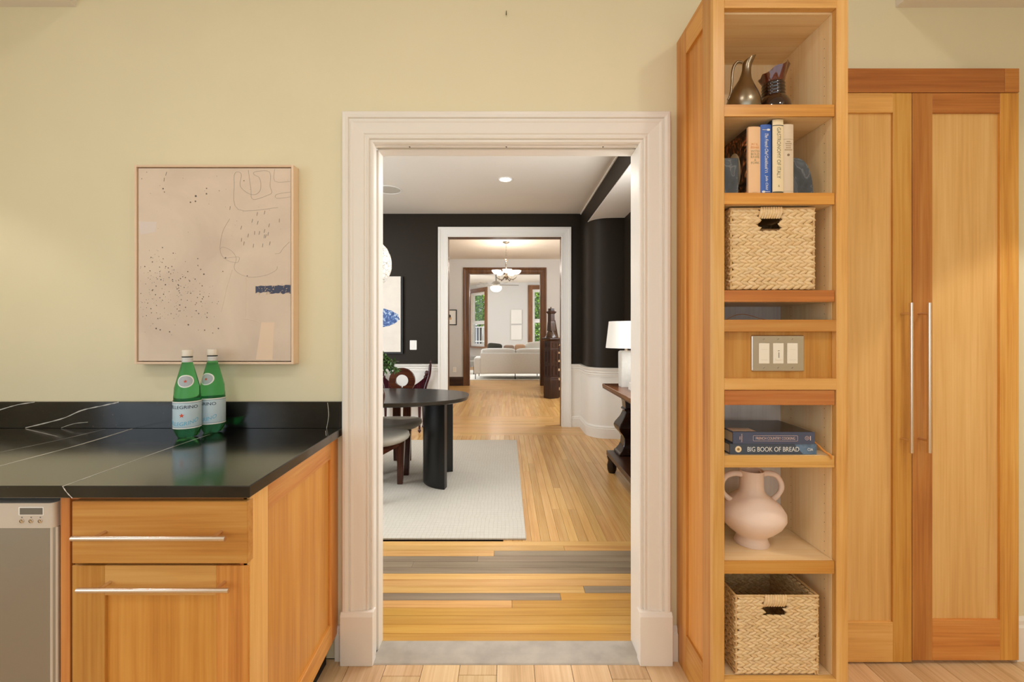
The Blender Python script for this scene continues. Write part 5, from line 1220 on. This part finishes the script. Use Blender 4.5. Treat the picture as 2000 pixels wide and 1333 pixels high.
for z in (.965, .40): NP('moulding', MB().loft([sq(.104, z-.008), sq(.108, z), sq(.104, z+.008)]), NPM, bx_)
NP('cap', MB().loft([sq(.10, 1.125), sq(.135, 1.15), sq(.14, 1.165), sq(.135, 1.18), sq(.11, 1.19)]), NPM, bevel=.003)
random.seed(8); rings = []
for (r, z) in ((.118, 1.188), (.116, 1.21), (.096, 1.245), (.080, 1.28), (.066, 1.31), (.060, 1.33)):
    rings.append([(r*(1+.09*math.sin(7*a+z*40))*math.cos(a), r*(1+.09*math.sin(7*a+z*40))*math.sin(a), z) for a in [2*PI*j/28 for j in range(28)]])
NP('carved_bell', MB().loft(rings), NPC, smooth=50)
NP('shaft', MB().loft([sq(.052, 1.325), sq(.049, 1.66)]), NPM, bevel=.004); NP('carved_leaf', MB().loft([[(x*1.0, y*1.0, z) for x, y, z in sq(h, z)] for (h, z) in ((.062, 1.32), (.057, 1.42), (.053, 1.49), (.050, 1.51))]), NPC, bevel=.004)
NP('capital', MB().loft([sq(.046, 1.65), sq(.072, 1.685), sq(.074, 1.70), (sq(.05, 1.712)), sq(.045, 1.72), sq(.045, 1.76), sq(.035, 1.765)]), NPM, bevel=.003)
# staircase rising away from the newel
st = thing('staircase', 'dark wooden staircase with lighter treads rising behind the newel', 'staircase', (1.5, 9.7, 0))
for k in range(7):
    y0 = 8.78+k*.26; z = .17*(k+1)
    mk('riser', B(1.02, 2.3, y0, y0+.02, z-.17, z-.03), walnut('x'), st); mk('tread', B(1.0, 2.3, y0-.03, y0+.262, z-.03, z), oak('x'), st, bevel=.006)
mk('stringer', MB().prism([(8.80, 0), (10.58, 0), (10.58, 1.16), (8.80, .14)], 'x', .985, 1.0), walnut('y'), st)
for k in range(6):
    y0 = 8.92+k*.26; mk('baluster', MB().lathe([(.016, 0), (.016, .1), (.010, .14), (.016, .3), (.012, .5), (.010, .8), (.014, .86)], (1.03, y0, .17*(k+1)), 10), walnut('z'), st, smooth=50)
mk('handrail', MB().beam((1.03, 8.80, 1.05), (1.03, 9.55, 1.54), .055, .06), walnut('y'), st, bevel=.01)

# ================================================================== LIVING ROOM
mk('living_rug', B(-1.9, 2.2, 11.93, 15.0, .0005, .014), pm('cream_rug', (236, 230, 218), .95, noise=.04, nscale=20, bump=.3, bscale=200), bevel=.004, label='plain cream rug under the sofa', cat='rug')
SOF = pm('grey_linen', (226, 225, 220), .9, noise=.04, nscale=40, bump=.2, bscale=150)
sf = thing('sofa', 'light grey linen sofa seen from behind on thin black legs', 'sofa', (.6, 12.5, .0142))
random.seed(6)
def pillow_mb(c, hx, hy, hz, n=10, pw_=.5, droop=0):
    g = MB().ball(c, 1, 24, 16); c = Vector(c)
    def fn(v):
        d = v-c
        return c+Vector((hx*math.copysign(abs(d.x)**pw_, d.x), hy*math.copysign(abs(d.y)**max(pw_, .7), d.y), hz*math.copysign(abs(d.z)**pw_, d.z)-droop*abs(d.x)))
    return g.map(fn)
mk('back', B(-.712, 2.0, 12.0, 12.2, .165, .735), SOF, sf, bevel=.035, seg=3, smooth=40)
mk('base', B(-.75, 2.0, 12.15, 13.0, .17, .40), SOF, sf, bevel=.03, seg=3, smooth=40)
mk('arm', B(-.885, -.705, 12.02, 12.98, .165, .60), SOF, sf, bevel=.03, seg=3, smooth=40)
for (a, b) in ((-.70, .255), (.262, 1.25), (1.256, 2.0)):
    mk('back_cushion', pillow_mb(((a+b)/2, 12.18, .735), (b-a)/2, .14, .125, pw_=.45), SOF, sf, smooth=80)
mk('seat_cushion', B(-.70, 2.0, 12.25, 13.02, .40, .50), SOF, sf, bevel=.03, seg=3, smooth=40)
for (x, y) in ((-.845, 12.06), (-.80, 12.9), (.24, 12.03), (.9, 12.9), (1.9, 12.06)): mk('leg', MB().tube([(x, y, .0142), (x, y, .18)], .011, 8), BLACKP, sf)
gp = 'cushions on the sofa'
def cushion(c, hx, hz, mat, rz, label, tilt=0):
    m = pillow_mb((0, 0, 0), hx, .07, hz, pw_=.42); R = Matrix.Rotation(rz, 4, 'Y') @ Matrix.Rotation(tilt, 4, 'X')
    m.map(lambda v: (R @ v)+Vector(c)); return mk('throw_cushion', m, mat, label=label, cat='cushion', group=gp, smooth=80)
cushion((-.33, 12.40, .83), .21, .16, pm('charcoal_cushion', (74, 74, 66), .9), .10, 'charcoal throw cushion peeking over the sofa back')
cushion((.07, 12.42, .79), .15, .15, pm('taupe_cushion', (176, 154, 138), .9), 0, 'taupe round-topped cushion next to the charcoal one')
cushion((.38, 12.42, .80), .15, .16, pm('blush_cushion', (216, 176, 144), .9), 0, 'blush pink cushion in the middle of the sofa')
cushion((.78, 12.42, .86), .24, .17, pm('ivory_cushion', (232, 228, 218), .9), -.1, 'ivory cushion leaning at the right of the blush one')
cushion((1.0, 12.60, .92), .19, .15, pm('grey_cushion', (150, 148, 140), .9), -.35, 'slate grey cushion tilted above the ivory cushion')
# blank white canvases
for (z0, z1, lab) in ((1.60, 2.10, 'upper of two plain white canvases between the front windows'), (1.03, 1.55, 'lower of two plain white canvases between the front windows')):
    t = thing('white_canvas', lab, 'picture', (.355, LY-.02, z0), 'white canvases on the living room wall')
    mk('canvas', B(.165, .545, LY-.04, LY-.02, z0, z1), pm('gesso', (236, 231, 222), .8), t, bevel=.003); mk('stretcher', B(.175, .535, LY-.02, LY-.001, z0+.01, z1-.01), palemaple('x'), t)
# low radiator cover and console below the bay window
rc = thing('side_chair', 'low grey woven armchair left of the sofa', 'armchair', (-1.20, 13.6, .0142))
mk('seat', B(-1.5, -.95, 13.4, 13.9, .28, .42), pm('woven_grey', (150, 144, 134), .9, noise=.2, nscale=80), rc, bevel=.03, seg=2); mk('backrest', B(-1.5, -.95, 13.85, 13.95, .38, .56), MATS['woven_grey'], rc, bevel=.03, seg=2)
for x in (-1.46, -.99):
    for y in (13.44, 13.9): mk('leg', MB().tube([(x, y, .0142), (x, y, .29)], .015, 8), walnut('z'), rc)
# ceiling fan
FXc, FYc = -.315, 13.5
fn_ = thing('ceiling_fan', 'ceiling fan with grey blades and white glass light', 'ceiling fan', (FXc, FYc, 2.55))
mk('motor', MB().lathe([(.03, 3.069), (.03, 2.86), (.10, 2.84), (.13, 2.80), (.13, 2.74), (.09, 2.71)], (FXc, FYc, 0), 24), pm('fan_housing', (176, 168, 156), .4, .4), fn_, smooth=40)
mk('glass_bowl', MB().lathe([(.09, 2.71), (.165, 2.70), (.178, 2.66), (.16, 2.60), (.11, 2.555), (.04, 2.538), (0, 2.536)], (FXc, FYc, 0), 28), emis('fan_bowl_glow', (255, 250, 242), 1.5), fn_, smooth=60)
for k in range(5):
    a = .12+2*PI*k/5; c_, s_ = math.cos(a), math.sin(a); u_, v_ = Vector((c_, s_, 0)), Vector((-s_, c_, .22)).normalized()
    mk('blade', MB().obox(Vector((FXc, FYc, 2.745))+u_*.42, u_, v_, u_.cross(v_), .28, .07, .005), pm('fan_blade', (150, 142, 132), .5), fn_, bevel=.004)
    mk('blade_arm', MB().beam(Vector((FXc, FYc, 2.745))+u_*.10, Vector((FXc, FYc, 2.745))+u_*.17, .04, .012), MATS['fan_housing'], fn_)
light('fan_lamp', 'POINT', (FXc, FYc, 2.47), 12, (1, .95, .88), .1)

# ================================================================== OUTSIDE THE FRONT WINDOWS
struct('ground_outside', B(-14, 14, 17.0, 40, -1.3, -1.2), pm('pale_paving', (190, 184, 172), .9, noise=.15, nscale=1.5))
random.seed(31)
FOL = wood('street_leaf', (58, 112, 24), (128, 178, 56), (204, 228, 110), 'x', .5, .4, 2)
def tree(x, y, h, r, n, label, sub):
    t = thing('street_tree', label, 'tree', (x, y, -1.2), 'trees in front of the house')
    mk('trunk', MB().tube([(x, y, -1.2), (x+.05, y, h*.4), (x-.1, y+.1, h*.75)], [.14, .11, .05], 10, smooth=4), pm('bark', (84, 70, 54), .9), t, smooth=60)
    m = MB()
    for i in range(n):
        d = Vector((random.gauss(0, 1), random.gauss(0, 1), random.gauss(0, 1))).normalized()*r*random.uniform(.45, 1)**.6
        leaf(m, Vector((x, y, h))+Vector((d.x, d.y, d.z*sub)), Vector((random.uniform(-1, 1), random.uniform(-1, 1), random.uniform(-1, .4))), random.uniform(.12, .2), random.uniform(.08, .13))
    mk('foliage', m, FOL, t, kind='stuff')
tree(-1.25, 20.5, 2.75, 1.15, 4200, 'bright green tree outside the bay window', 1.0)
tree(1.55, 21.2, 2.75, 1.15, 4200, 'leafy green tree outside the wall window', 1.0)
tree(1.45, 18.7, .75, .95, 3600, 'dense dark shrub-like tree low outside the wall window', 1.1)
fe = thing('iron_fence', 'white railing fence outside the bay window', 'fence', (-2.0, 18.6, -1.2))
for k in range(22): mk('picket', B(-3.2+k*.12, -3.17+k*.12, 18.6, 18.63, -1.2, 1.52), WPLATE, fe)
for z in (.9, 1.5): mk('rail', B(-3.22, -.6, 18.59, 18.64, z, z+.04), WPLATE, fe)
hb = thing('neighbour_house', 'pale grey house across the street', 'house', (-3.0, 27, -1.2))
mk('wall', B(-7, 7, 27, 31, -1.2, 7), pm('grey_siding', (186, 184, 178), .9), hb)
for (x, z) in ((-3.6, .3), (-2.2, .3), (-.6, .3), (2.2, .3), (3.8, .3)):
    mk('window', B(x, x+.7, 26.95, 27.0, z, z+1.5), WPLATE, hb); wn_ = mk('window', B(x+.07, x+.63, 26.93, 26.95, z+.07, z+1.43), pm('dark_pane', (70, 78, 84), .1), hb)
